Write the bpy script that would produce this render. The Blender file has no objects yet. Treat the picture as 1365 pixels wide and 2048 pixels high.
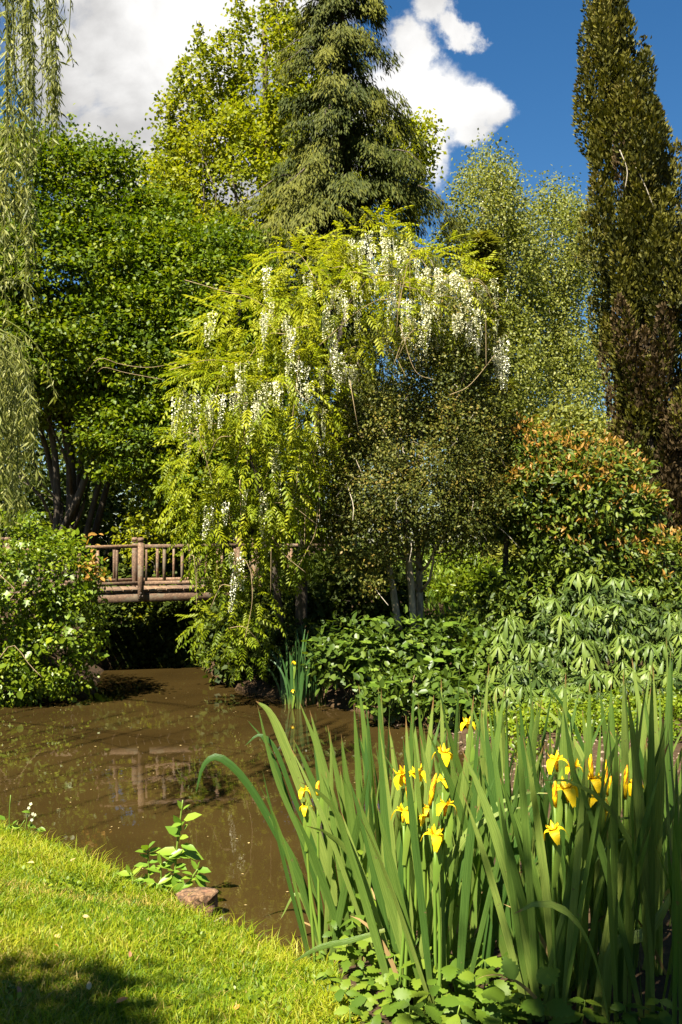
import bpy, math, random
import numpy as np
from mathutils import Vector, Matrix, Euler

rng = np.random.default_rng(11)
random.seed(11)
S = bpy.context.scene
COL = S.collection
R = math.radians

# ------------------------------------------------------------------ camera
EYE = 2.0                      # metres above the pond
F = 1991.0                     # focal length, in pixels of the 1365 x 2048 photograph
HOR = 1090.0
cam = bpy.data.cameras.new("camera"); cam_o = bpy.data.objects.new("camera", cam); COL.objects.link(cam_o)
cam.sensor_fit = 'VERTICAL'; cam.sensor_height = 36; cam.sensor_width = 24; cam.lens = 35
cam.shift_y = (HOR - 1024) / 2048
cam.clip_start = 0.1; cam.clip_end = 2000
cam_o.location = (0, 0, EYE); cam_o.rotation_euler = (R(90), 0, 0)
S.camera = cam_o

# ------------------------------------------------------------------ exposure, sun, sky
S.view_settings.view_transform = 'Standard'
S.view_settings.look = 'None'
S.view_settings.exposure = 2.2
S.view_settings.gamma = 1
S.view_settings.use_curve_mapping = False
S.cycles.max_bounces = 7; S.cycles.diffuse_bounces = 2; S.cycles.glossy_bounces = 3
S.cycles.transmission_bounces = 4; S.cycles.transparent_max_bounces = 4
S.cycles.caustics_reflective = False; S.cycles.caustics_refractive = False
S.cycles.sample_clamp_indirect = 4
S.cycles.use_denoising = True
S.render.film_transparent = False

SUN_AZ = R(-150)               # from +Y towards +X: behind the camera, to its left
SUN_EL = R(54)
sd = Vector((math.sin(SUN_AZ) * math.cos(SUN_EL), math.cos(SUN_AZ) * math.cos(SUN_EL), math.sin(SUN_EL)))
sun = bpy.data.lights.new("sun", 'SUN'); sun.energy = 5.0; sun.angle = R(0.5); sun.color = (1.0, 0.94, 0.80)
sun_o = bpy.data.objects.new("sun", sun); COL.objects.link(sun_o)
sun_o.rotation_euler = sd.to_track_quat('Z', 'Y').to_euler(); sun_o.location = sd * 40

W = bpy.data.worlds.new("World"); S.world = W; W.use_nodes = True
SKY_STRENGTH = 0.05

class NT:
    """small node-tree writer"""
    def __init__(s, tree): s.t = tree; s.t.nodes.clear()
    def n(s, kind, **kw):
        nd = s.t.nodes.new(kind)
        for k, v in kw.items():
            setattr(nd, k, v)
        return nd
    def put(s, sock, v):
        if hasattr(v, 'is_linked') or hasattr(v, 'links'): s.t.links.new(v, sock)
        else: sock.default_value = v
    def math(s, op, a, b=None, c=None, clamp=False):
        nd = s.n('ShaderNodeMath', operation=op, use_clamp=clamp)
        for i, v in enumerate((a, b, c)):
            if v is not None: s.put(nd.inputs[i], v)
        return nd.outputs[0]
    def ramp(s, fac, stops, interp='LINEAR'):
        nd = s.n('ShaderNodeValToRGB'); cr = nd.color_ramp; cr.interpolation = interp
        while len(cr.elements) < len(stops): cr.elements.new(0.5)
        for e, (p, c) in zip(cr.elements, stops):
            e.position = p; e.color = (*c, 1) if len(c) == 3 else c
        s.put(nd.inputs[0], fac); return nd.outputs[0]
    def mix(s, fac, a, b, kind='RGBA', blend='MIX'):
        nd = s.n('ShaderNodeMix', data_type=kind)
        if kind == 'RGBA': nd.blend_type = blend
        ia, ib, o = {'RGBA': (6, 7, 2), 'FLOAT': (2, 3, 0)}[kind]
        s.put(nd.inputs[0], fac)
        for i, v in ((ia, a), (ib, b)):
            if isinstance(v, tuple) and len(v) == 3: v = (*v, 1)
            s.put(nd.inputs[i], v)
        return nd.outputs[o]
    def noise(s, vec, scale, detail=4, rough=0.55, dist=0.0, dim='3D'):
        nd = s.n('ShaderNodeTexNoise', noise_dimensions=dim)
        if vec is not None: s.put(nd.inputs['Vector'], vec)
        nd.inputs['Scale'].default_value = scale; nd.inputs['Detail'].default_value = detail
        nd.inputs['Roughness'].default_value = rough; nd.inputs['Distortion'].default_value = dist
        return nd.outputs['Fac']
    def bump(s, h, strength, dist):
        nd = s.n('ShaderNodeBump'); nd.inputs['Strength'].default_value = strength
        nd.inputs['Distance'].default_value = dist; s.put(nd.inputs['Height'], h); return nd.outputs[0]

def build_world():
    g = NT(W.node_tree)
    tc = g.n('ShaderNodeTexCoord').outputs['Generated']
    sky = g.n('ShaderNodeTexSky', sky_type='NISHITA'); sky.sun_disc = False
    sky.sun_elevation = SUN_EL; sky.sun_rotation = SUN_AZ
    sky.air_density = 1.0; sky.dust_density = 0.25; sky.ozone_density = 3.0
    hs = g.n('ShaderNodeHueSaturation'); hs.inputs['Saturation'].default_value = 1.30; hs.inputs['Value'].default_value = 0.56
    g.put(hs.inputs['Color'], sky.outputs[0])
    sp = g.n('ShaderNodeSeparateXYZ'); g.put(sp.inputs[0], tc)
    x, y, z = sp.outputs
    yy = g.math('MAXIMUM', y, 0.12)
    u = g.math('DIVIDE', x, yy); v = g.math('DIVIDE', z, yy)
    # cumulus heaps, placed by direction
    wn = g.n('ShaderNodeTexNoise'); g.put(wn.inputs['Vector'], tc); wn.inputs['Scale'].default_value = 13; wn.inputs['Detail'].default_value = 8; wn.inputs['Roughness'].default_value = .62
    ws = g.n('ShaderNodeSeparateXYZ'); g.put(ws.inputs[0], wn.outputs['Color'])
    u0, v0 = u, v
    u = g.math('ADD', u, g.math('MULTIPLY', g.math('SUBTRACT', ws.outputs[0], .5), .11)); v = g.math('ADD', v, g.math('MULTIPLY', g.math('SUBTRACT', ws.outputs[1], .5), .11))
    heaps = [(330, 40, 330, 330), (230, 330, 190, 160), (500, -60, 300, 190), (120, 150, 110, 200), (420, 420, 220, 200),
             (885, 225, 122, 104), (812, 108, 66, 78), (790, 190, 105, 90), (868, 20, 62, 66), (700, 270, 140, 130),
             (850, 305, 75, 70), (958, 205, 66, 60), (920, 60, 50, 40), (938, 262, 60, 52)]
    dens = None
    for (px, py, a, b) in heaps:
        du = g.math('MULTIPLY', g.math('SUBTRACT', u, (px - 682.5) / F), F / a)
        dv = g.math('MULTIPLY', g.math('SUBTRACT', v, (HOR - py) / F), F / b)
        d = g.math('SQRT', g.math('ADD', g.math('MULTIPLY', du, du), g.math('MULTIPLY', dv, dv)))
        f = g.math('SUBTRACT', 1.0, d)
        sm = g.n('ShaderNodeMath', operation='SMOOTH_MAX') if dens is not None else None
        if sm is None: dens = f
        else:
            g.put(sm.inputs[0], dens); g.put(sm.inputs[1], f); sm.inputs[2].default_value = 0.12; dens = sm.outputs[0]
    n1 = g.noise(tc, 9.0, 9, 0.62, 0.35)
    n2 = g.noise(tc, 3.2, 5, 0.55)
    dd = g.math('ADD', dens, g.math('MULTIPLY', g.math('SUBTRACT', n1, 0.5), 1.9))
    heap = g.n('ShaderNodeMapRange', interpolation_type='SMOOTHSTEP'); g.put(heap.inputs[0], dd)
    heap.inputs[1].default_value = -0.12; heap.inputs[2].default_value = 0.42
    # the rest of the sky: the same broken cumulus all round
    zz = g.math('ADD', g.math('MAXIMUM', z, 0.0), 0.18)
    cb = g.n('ShaderNodeCombineXYZ'); g.put(cb.inputs[0], g.math('DIVIDE', x, zz)); g.put(cb.inputs[1], g.math('DIVIDE', y, zz))
    n3 = g.noise(cb.outputs[0], 0.9, 8, 0.58, 0.2)
    gen = g.n('ShaderNodeMapRange', interpolation_type='SMOOTHSTEP'); g.put(gen.inputs[0], n3)
    gen.inputs[1].default_value = 0.56; gen.inputs[2].default_value = 0.70
    away = g.n('ShaderNodeMapRange', interpolation_type='SMOOTHSTEP'); g.put(away.inputs[0], g.math('ABSOLUTE', u))
    away.inputs[1].default_value = 0.45; away.inputs[2].default_value = 0.8
    behind = g.math('LESS_THAN', y, 0.12)
    up = g.n('ShaderNodeMapRange', interpolation_type='SMOOTHSTEP'); g.put(up.inputs[0], v)
    up.inputs[1].default_value = 0.62; up.inputs[2].default_value = 0.9
    aw = g.math('MAXIMUM', g.math('MAXIMUM', away.outputs[0], behind), up.outputs[0])
    mask = g.math('MAXIMUM', heap.outputs[0], g.math('MULTIPLY', gen.outputs[0], aw), clamp=True)
    thick = g.n('ShaderNodeMapRange', interpolation_type='SMOOTHSTEP'); g.put(thick.inputs[0], g.math('ADD', n2, g.math('MULTIPLY', g.math('SUBTRACT', n1, .5), .35)))
    thick.inputs[1].default_value = 0.40; thick.inputs[2].default_value = 0.62
    k = 1.0 / SKY_STRENGTH
    ccol = g.mix(thick.outputs[0], (0.125 * k, 0.123 * k, 0.122 * k), (0.24 * k, 0.237 * k, 0.232 * k))
    col = g.mix(mask, hs.outputs[0], ccol)
    bg = g.n('ShaderNodeBackground'); g.put(bg.inputs[0], col); bg.inputs[1].default_value = SKY_STRENGTH
    o = g.n('ShaderNodeOutputWorld'); g.t.links.new(bg.outputs[0], o.inputs[0])
build_world()

# ------------------------------------------------------------------ helpers
def at(px, py, Y):
    """the point at distance Y that the photograph shows at pixel (px, py)"""
    return np.array(((px - 682.5) / F * Y, Y, EYE + (HOR - py) / F * Y))

def norm(a):
    a = np.asarray(a, float); return a / np.maximum(np.linalg.norm(a, axis=-1, keepdims=True), 1e-9)

def mat_new(name):
    m = bpy.data.materials.new(name); m.use_nodes = True
    return m, NT(m.node_tree)

def finish(g, shader):
    o = g.n('ShaderNodeOutputMaterial'); g.t.links.new(shader, o.inputs[0])

def leaf_mat(name, cols, transl=0.35, rough=0.45, spec=0.4, use='tint', tcol=None, veins=False, backcol=None):
    """leaf surface: colour varies from leaf to leaf, light comes through"""
    m, g = mat_new(name)
    if use == 'tint': fac = g.n('ShaderNodeAttribute', attribute_name='tint').outputs['Fac']
    else: fac = g.n('ShaderNodeObjectInfo').outputs['Random']
    n = len(cols)
    c = g.ramp(fac, [(i / max(n - 1, 1), cc) for i, cc in enumerate(cols)])
    pr = g.n('ShaderNodeBsdfPrincipled')
    if veins:
        uv = g.n('ShaderNodeUVMap').outputs[0]
        mp = g.n('ShaderNodeMapping'); mp.inputs['Scale'].default_value = (veins, 1.3, 1); g.put(mp.inputs[0], uv)
        v = g.noise(mp.outputs[0], 3.0, 3, 0.6)
        c = g.mix(g.math('MULTIPLY', g.math('GREATER_THAN', v, 0.5), 0.5), c, g.mix(1.0, c, (0.5, 0.6, 0.5), blend='MULTIPLY'))
        oi = g.n('ShaderNodeTexCoord').outputs['Object']
        sp = g.noise(oi, 26, 3, 0.6)
        c = g.mix(g.math('GREATER_THAN', sp, 0.70), c, (0.10, 0.085, 0.03))
        su = g.n('ShaderNodeSeparateXYZ'); g.put(su.inputs[0], uv)
        tipf = g.n('ShaderNodeMapRange'); g.put(tipf.inputs[0], g.math('ADD', su.outputs[1], g.math('MULTIPLY', fac, .045))); tipf.inputs[1].default_value = .985; tipf.inputs[2].default_value = 1.01
        c = g.mix(tipf.outputs[0], c, (.20, .11, .04))
        basef = g.n('ShaderNodeMapRange'); g.put(basef.inputs[0], su.outputs[1]); basef.inputs[1].default_value = .22; basef.inputs[2].default_value = 0.0
        c = g.mix(g.math('MULTIPLY', basef.outputs[0], .6), c, (.16, .17, .03))
        g.put(pr.inputs['Normal'], g.bump(v, 0.6, 0.003))
    if backcol:
        bf = g.n('ShaderNodeNewGeometry').outputs['Backfacing']
        c = g.mix(g.math('MULTIPLY', bf, 0.7), c, backcol)
    g.put(pr.inputs['Base Color'], c)
    pr.inputs['Roughness'].default_value = rough
    pr.inputs['Specular IOR Level'].default_value = spec
    tr = g.n('ShaderNodeBsdfTranslucent')
    g.put(tr.inputs[0], g.mix(1.0, c, tcol or (1.5, 1.5, 0.55), blend='MULTIPLY'))
    mx = g.n('ShaderNodeMixShader'); mx.inputs[0].default_value = transl
    g.t.links.new(pr.outputs[0], mx.inputs[1]); g.t.links.new(tr.outputs[0], mx.inputs[2])
    finish(g, mx.outputs[0]); return m

def bark_mat(name, c1, c2, scale=14, stretch=0.25, bump=0.5):
    m, g = mat_new(name)
    oc = g.n('ShaderNodeTexCoord').outputs['Object']
    mp = g.n('ShaderNodeMapping'); mp.inputs['Scale'].default_value = (1, 1, stretch); g.put(mp.inputs[0], oc)
    f = g.noise(mp.outputs[0], scale, 7, 0.65, 0.4)
    c = g.ramp(f, [(0.3, c1), (0.7, c2)])
    pr = g.n('ShaderNodeBsdfPrincipled'); g.put(pr.inputs['Base Color'], c); pr.inputs['Roughness'].default_value = 0.9
    pr.inputs['Specular IOR Level'].default_value = 0.2
    g.put(pr.inputs['Normal'], g.bump(f, bump, 0.03))
    finish(g, pr.outputs[0]); return m

def mesh_np(name, V, faces, tint=None, smooth=False, uv=None):
    """V (n,3); faces: list of (m,k) int arrays; tint: list of per-face arrays"""
    me = bpy.data.meshes.new(name)
    V = np.ascontiguousarray(V, dtype=np.float32)
    me.vertices.add(len(V)); me.vertices.foreach_set('co', V.ravel())
    idx = np.concatenate([f.ravel() for f in faces]).astype(np.int32)
    tot = np.concatenate([np.full(len(f), f.shape[1]) for f in faces]).astype(np.int32)
    st = np.concatenate([[0], np.cumsum(tot)[:-1]]).astype(np.int32)
    me.loops.add(len(idx)); me.loops.foreach_set('vertex_index', idx)
    me.polygons.add(len(tot)); me.polygons.foreach_set('loop_start', st)
    try: me.polygons.foreach_set('loop_total', tot)
    except Exception: pass
    if smooth: me.polygons.foreach_set('use_smooth', np.ones(len(tot), dtype=bool))
    if tint is not None:
        at_ = me.attributes.new('tint', 'FLOAT', 'FACE'); at_.data.foreach_set('value', np.concatenate(tint).astype(np.float32))
    if uv is not None:
        ul = me.uv_layers.new(name='UVMap'); ul.data.foreach_set('uv', np.ascontiguousarray(uv[idx], dtype=np.float32).ravel())
    me.update(calc_edges=True)
    return me

def link(name, me, mat, parent=None, world=True):
    o = bpy.data.objects.new(name, me); COL.objects.link(o)
    if mat is not None and len(me.materials) == 0: me.materials.append(mat)
    if parent is not None:
        o.parent = parent
        if world: o.matrix_parent_inverse = Matrix.Translation(-parent.location)
    return o

def tag(o, label, cat, group=None, kind=None):
    if label: o['label'] = label
    if cat: o['category'] = cat
    if group: o['group'] = group
    if kind: o['kind'] = kind
    return o

def thing(name, label, cat, loc=(0, 0, 0), rotz=0, group=None):
    o = bpy.data.objects.new(name, None); COL.objects.link(o); o.empty_display_size = 0.2
    o.location = [float(q) for q in loc]; o.rotation_euler = (0, 0, rotz)
    return tag(o, label, cat, group)

# leaf outlines: (verts, faces), unit length along +y, face up +z
def t_diamond(w=0.3, h=0.10):
    return (np.array([(0, 0, 0), (-w, .45, h), (0, 1, 0), (w, .45, h)]), [np.array([(0, 3, 2), (0, 2, 1)])])
def t_oval(w=0.3, h=0.07, droop=0.08):
    return (np.array([(0, 0, 0), (w * .85, .25, h), (w * .85, .62, h - droop * .5), (0, 1, -droop), (-w * .85, .62, h - droop * .5), (-w * .85, .25, h)]),
            [np.array([(0, 1, 2, 3), (0, 3, 4, 5)])])
def t_lobed():
    """ivy / maple like outline, five points"""
    return (np.array([(0, 0, 0), (.42, .05, .05), (.26, .34, .04), (.5, .6, .02), (.18, .62, .05), (0, 1, -.05), (-.18, .62, .05), (-.5, .6, .02), (-.26, .34, .04), (-.42, .05, .05)]),
            [np.array([(0, 1, 2, 3, 4, 5), (0, 5, 6, 7, 8, 9)])])
def merge_t(parts):
    Vs, F3, F4, F6, o = [], [], [], [], 0
    for V, Fs in parts:
        Vs.append(V)
        for f in Fs: {3: F3, 4: F4, 6: F6}[f.shape[1]].append(f + o)
        o += len(V)
    return np.concatenate(Vs), [np.concatenate(q) for q in (F3, F4, F6) if q]
def xform(T, d, n, s, p=(0, 0, 0)):
    V, Fs = T
    d = norm(np.array(d, float)); n = np.array(n, float); n = norm(n - d * n.dot(d)); x = np.cross(d, n)
    return (V * s) @ np.stack([x, d, n]) + np.array(p), Fs

def scatter(T, P, D, N, s, tint):
    """copies of outline T at P, axis D, face N, length s"""
    V, Fs = T
    D = norm(D); N = norm(N - D * (N * D).sum(1, keepdims=True)); X = np.cross(D, N)
    M = np.stack([X, D, N], axis=1) * np.asarray(s).reshape(-1, 1, 1)
    out = np.einsum('kj,njc->nkc', V, M) + P[:, None, :]
    off = (np.arange(len(P)) * len(V))[:, None, None]
    return (out.reshape(-1, 3), [(f[None] + off).reshape(-1, f.shape[1]) for f in Fs], [np.repeat(tint, len(f)) for f in Fs])

class Acc:
    """collects pieces of one mesh"""
    def __init__(s): s.V = []; s.F = []; s.T = []; s.n = 0
    def add(s, V, Fs, Ts=None):
        s.V.append(V)
        for i, f in enumerate(Fs):
            s.F.append(f + s.n); s.T.append(Ts[i] if Ts is not None else np.full(len(f), .5))
        s.n += len(V); return s
    def mesh(s, name, smooth=False): return mesh_np(name, np.concatenate(s.V), s.F, s.T, smooth)

def tube(pts, rad, sides=6):
    pts = np.asarray(pts, float); n = len(pts)
    rad = np.broadcast_to(np.asarray(rad, float), (n,)) if np.ndim(rad) else np.full(n, float(rad))
    tg = norm(np.gradient(pts, axis=0))
    ref = np.where(np.abs(tg[:, 2:3]) > .9, np.array([[1., 0, 0]]), np.array([[0, 0, 1.]]))
    a = norm(np.cross(tg, ref)); b = np.cross(tg, a)
    an = np.arange(sides) * 2 * math.pi / sides
    V = pts[:, None] + rad[:, None, None] * (np.cos(an)[None, :, None] * a[:, None] + np.sin(an)[None, :, None] * b[:, None])
    i = np.arange(n - 1)[:, None] * sides; j = np.arange(sides)[None]; j2 = (j + 1) % sides
    q = np.stack([i + j, i + j2, i + sides + j2, i + sides + j], -1).reshape(-1, 4)
    V = np.concatenate([V.reshape(-1, 3), pts[:1], pts[-1:]])
    jj = np.arange(sides)
    c0 = np.stack([np.full(sides, n * sides), (jj + 1) % sides, jj], -1)
    e = (n - 1) * sides
    c1 = np.stack([np.full(sides, n * sides + 1), e + jj, e + (jj + 1) % sides], -1)
    return V, [q, np.concatenate([c0, c1])]

def curve(ctrl, n=12):
    """smooth polyline through control points (Catmull-Rom)"""
    P = np.asarray(ctrl, float)
    P = np.concatenate([[2 * P[0] - P[1]], P, [2 * P[-1] - P[-2]]])
    m = len(P) - 3; t = np.linspace(0, m - 1e-6, n); i = t.astype(int); f = (t - i)[:, None]
    a, b, c, d = P[i], P[i + 1], P[i + 2], P[i + 3]
    return .5 * (2 * b + (c - a) * f + (2 * a - 5 * b + 4 * c - d) * f ** 2 + (3 * b - a - 3 * c + d) * f ** 3)

def wobble(p, q, n=7, amp=0.05):
    t = np.linspace(0, 1, n)[:, None]
    P = np.asarray(p) * (1 - t) + np.asarray(q) * t
    L = np.linalg.norm(np.asarray(q) - np.asarray(p))
    P[1:-1] += rng.normal(0, amp * L, (n - 2, 3)); return P

def blob(px, py, Y, rx, ry, rd):
    """ellipsoid of foliage seen at a pixel, rx / ry in pixels, rd in metres"""
    return (at(px, py, Y), np.array((rx / F * Y, rd, ry / F * Y)))

def crown_clumps(blobs, n, inner=0.55, back=0.45, weights=None):
    c = np.array([b[0] for b in blobs]); r = np.array([b[1] for b in blobs])
    w = np.array(weights if weights is not None else r[:, 0] * r[:, 2]); w = w / w.sum()
    k = rng.choice(len(blobs), n, p=w)
    d = norm(rng.normal(size=(n, 3)))
    keep = (d[:, 1] < .25) | (rng.random(n) < back); k, d = k[keep], d[keep]
    rr = inner + (1.04 - inner) * rng.random(len(k)) ** .5
    P = c[k] + d * r[k] * rr[:, None]
    out = norm(d / r[k])
    ok = np.ones(len(P), bool)
    for i in range(len(blobs)):
        q = np.linalg.norm((P - c[i]) / r[i], axis=1); ok &= ~((q < inner * .9) & (k != i))
    return P[ok], out[ok]

def leaf_cloud(T, C, O, per, sigma, size, up=.7, outw=.5, jit=.55, droop=.25, flat=.6, tint_c=None, svar=.3):
    """per leaves round every clump centre C with outward direction O"""
    n = len(C) * per
    Cc = np.repeat(C, per, 0); Oo = np.repeat(O, per, 0)
    g = rng.normal(size=(n, 3)) * sigma; g[:, 2] *= flat
    P = Cc + g
    N = norm(Oo * outw + np.array((0, 0, up)) + rng.normal(size=(n, 3)) * jit)
    D = norm(rng.normal(size=(n, 3)) * .8 + Oo * .6 - np.array((0, 0, droop)))
    tc = rng.random(len(C)) if tint_c is None else tint_c
    t = np.clip(np.repeat(tc, per) * .6 + rng.random(n) * .4, 0, 1)
    return scatter(T, P, D, N, size * (1 + svar * (rng.random(n) * 2 - 1)), t)

def add_limbs(root, trunk_pts, targets, mat, r0=.05, name='limb', sides=5):
    tp = np.asarray(trunk_pts)
    for q in targets:
        below = tp[tp[:, 2] < q[2] - .15 * abs(q[2])]
        s = below[rng.integers(len(below) // 3, len(below))] if len(below) > 2 else tp[len(tp) // 2]
        P = wobble(s, q, 7, .04); P[1:-1, 2] -= np.linspace(.05, .15, 5) * np.linalg.norm(q - s) * .5
        V, Fs = tube(P, np.linspace(r0, r0 * .2, 7), sides)
        link(name, mesh_np(name, V, Fs, smooth=True), mat, root)

# ------------------------------------------------------------------ materials
M = {}
M['bark'] = bark_mat('dark_bark', (.025, .02, .014), (.09, .07, .05))
M['bark_pale'] = bark_mat('pale_bark', (.10, .075, .045), (.36, .30, .20), 22, .3)
M['bark_birch'] = bark_mat('birch_bark', (.30, .28, .24), (.62, .58, .50), 5, 1.6)
M['twig'] = bark_mat('twig', (.13, .09, .045), (.30, .22, .12), 30)
M['twig_pale'] = bark_mat('grey_twig', (.18, .15, .11), (.40, .35, .27), 30)
M['hazel'] = leaf_mat('hazel_leaf', [(.018, .038, .002), (.075, .115, .003), (.17, .19, .005)], .36, .5, .2)
M['maple'] = leaf_mat('spring_leaf', [(.06, .085, .003), (.16, .18, .005), (.26, .245, .010)], .42, .5, .2)
M['conifer'] = leaf_mat('hemlock_spray', [(.009, .016, .003), (.032, .042, .005), (.115, .112, .012)], .18, .65, .12)
M['golden'] = leaf_mat('golden_spray', [(.07, .085, .014), (.13, .14, .02), (.19, .17, .03)], .25, .6, .25)
M['birch'] = leaf_mat('birch_leaf', [(.07, .085, .014), (.14, .155, .022), (.24, .23, .05)], .4, .5, .25)
M['cypress'] = leaf_mat('cypress_spray', [(.008, .010, .003), (.030, .033, .005), (.105, .096, .011), (.09, .065, .02)], .15, .6, .15)
M['cypress_dead'] = leaf_mat('browned_spray', [(.02, .014, .007), (.06, .040, .017), (.12, .082, .038)], .12, .7, .1)
M['myrtle'] = leaf_mat('small_dark_leaf', [(.014, .022, .004), (.040, .050, .008), (.09, .092, .013), (.15, .10, .02)], .18, .5, .15)
M['photinia'] = leaf_mat('glossy_leaf', [(.020, .036, .005), (.06, .088, .008), (.12, .14, .012)], .22, .5, .2)
M['photinia_new'] = leaf_mat('young_red_leaf', [(.15, .13, .018), (.26, .145, .026), (.34, .16, .045)], .35, .45, .2)
M['ivy'] = leaf_mat('hedge_leaf', [(.035, .065, .004), (.10, .145, .006), (.18, .205, .010)], .32, .4, .25)
M['willow'] = leaf_mat('willow_leaf', [(.06, .07, .012), (.13, .14, .028), (.22, .215, .06)], .3, .5, .2)
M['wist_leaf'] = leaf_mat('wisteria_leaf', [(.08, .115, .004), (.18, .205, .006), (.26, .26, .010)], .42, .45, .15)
M['wist_leaf_o'] = leaf_mat('wisteria_leaf_single', [(.12, .16, .006), (.20, .225, .008), (.27, .27, .012)], .42, .45, .15, use='obj')
M['petal_white'] = leaf_mat('white_petal', [(.56, .55, .32), (.70, .68, .47), (.80, .78, .64)], .35, .6, .2, tcol=(1, 1, .9))
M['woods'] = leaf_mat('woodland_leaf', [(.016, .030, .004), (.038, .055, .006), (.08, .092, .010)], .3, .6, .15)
M['iris'] = leaf_mat('iris_blade', [(.038, .085, .014), (.095, .150, .024), (.18, .225, .045)], .34, .42, .3, use='obj', veins=3.2, tcol=(1.5, 1.6, .35))
M['iris_far'] = leaf_mat('far_iris_blade', [(.030, .075, .018), (.05, .11, .022)], .3, .42, .4, use='obj', veins=3)
M['iris_yellow'] = leaf_mat('yellow_petal', [(.84, .57, .006), (.88, .64, .012)], .3, .5, .2, use='obj', tcol=(1, .95, .6))
def petal_marks():
    m = M['iris_yellow']; g = NT.__new__(NT); g.t = m.node_tree
    pr = next(n for n in g.t.nodes if n.type == 'BSDF_PRINCIPLED'); src = pr.inputs['Base Color'].links[0].from_socket
    oc = g.n('ShaderNodeTexCoord').outputs['Object']; sp = g.n('ShaderNodeSeparateXYZ'); g.put(sp.inputs[0], oc)
    mp = g.n('ShaderNodeMapping'); mp.inputs['Scale'].default_value = (260, 40, 40); g.put(mp.inputs[0], oc)
    n = g.noise(mp.outputs[0], 1.0, 2, .5)
    near = g.n('ShaderNodeMapRange'); g.put(near.inputs[0], sp.outputs[1]); near.inputs[1].default_value = .045; near.inputs[2].default_value = .012
    g.put(pr.inputs['Base Color'], g.mix(g.math('MULTIPLY', near.outputs[0], g.math('GREATER_THAN', n, .52)), g.mix(g.math('MULTIPLY', n, .5), src, (.78, .40, .004)), (.30, .10, .01)))
petal_marks()
M['straw_blade'] = leaf_mat('withered_blade', [(.16, .10, .04), (.28, .20, .08)], .25, .7, .1, use='obj')
M['iris_stalk'] = leaf_mat('iris_stalk', [(.10, .17, .02), (.14, .2, .025)], .2, .5, .3, use='obj')
M['nettle'] = leaf_mat('serrated_leaf', [(.045, .085, .008), (.08, .13, .010), (.12, .165, .014)], .33, .5, .2, use='obj')
M['bank_leaf'] = leaf_mat('bank_leaf', [(.09, .17, .014), (.13, .21, .018), (.18, .25, .022)], .35, .4, .35, use='obj')
M['palm_leaf'] = leaf_mat('palmate_leaf', [(.060, .095, .014), (.09, .13, .020), (.13, .168, .030)], .25, .45, .22, use='obj')
M['palm_fol'] = leaf_mat('palmate_foliage', [(.018, .035, .006), (.04, .065, .012), (.07, .10, .02)], .25, .5, .2)
M['bush_leaf'] = leaf_mat('ovate_leaf', [(.06, .105, .010), (.09, .14, .014), (.13, .18, .020)], .28, .42, .25, use='obj')
M['bush_fol'] = leaf_mat('ovate_foliage', [(.025, .048, .006), (.05, .082, .009), (.09, .125, .014)], .28, .42, .25)
M['grass'] = leaf_mat('grass_blade', [(.048, .100, .003), (.125, .178, .004), (.23, .24, .007), (.30, .22, .06)], .36, .5, .2, tcol=(1.5, 1.5, .3))
M['grass_far'] = leaf_mat('far_grass', [(.10, .18, .01), (.16, .23, .012)], .4, .5, .3)

def wood_mat():
    m, g = mat_new('weathered_timber')
    oc = g.n('ShaderNodeTexCoord').outputs['Object']
    rnd = g.n('ShaderNodeObjectInfo').outputs['Random']
    mp = g.n('ShaderNodeMapping'); mp.inputs['Scale'].default_value = (1, 1, 1); g.put(mp.inputs[0], oc)
    ad = g.n('ShaderNodeVectorMath', operation='ADD'); g.put(ad.inputs[0], mp.outputs[0])
    cb = g.n('ShaderNodeCombineXYZ'); g.put(cb.inputs[0], g.math('MULTIPLY', rnd, 37)); g.put(ad.inputs[1], cb.outputs[0])
    sc = g.n('ShaderNodeMapping'); sc.inputs['Scale'].default_value = (16, 16, 16); g.put(sc.inputs[0], ad.outputs[0])
    f = g.noise(sc.outputs[0], 2.2, 8, .72, 1.2); h = g.noise(ad.outputs[0], 5, 5, .6)
    c = g.ramp(f, [(.30, (.030, .017, .009)), (.5, (.125, .070, .037)), (.66, (.26, .165, .095))])
    c = g.mix(g.math('MULTIPLY', g.math('GREATER_THAN', h, .56), .55), c, (.15, .13, .085))
    tone = g.ramp(rnd, [(0, (.62, .60, .58)), (.5, (.95, .95, .95)), (1, (1.2, 1.15, 1.05))])
    c = g.mix(1.0, c, tone, blend='MULTIPLY')
    pr = g.n('ShaderNodeBsdfPrincipled'); g.put(pr.inputs['Base Color'], c); pr.inputs['Roughness'].default_value = .85
    g.put(pr.inputs['Normal'], g.bump(f, .3, .004)); finish(g, pr.outputs[0]); return m
M['wood'] = wood_mat()

def metal_mat():
    m, g = mat_new('rusty_bolt'); pr = g.n('ShaderNodeBsdfPrincipled')
    n = g.noise(g.n('ShaderNodeTexCoord').outputs['Object'], 60)
    g.put(pr.inputs['Base Color'], g.ramp(n, [(.3, (.02, .015, .012)), (.7, (.07, .04, .025))]))
    pr.inputs['Roughness'].default_value = .6; finish(g, pr.outputs[0]); return m
M['bolt'] = metal_mat()

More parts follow.
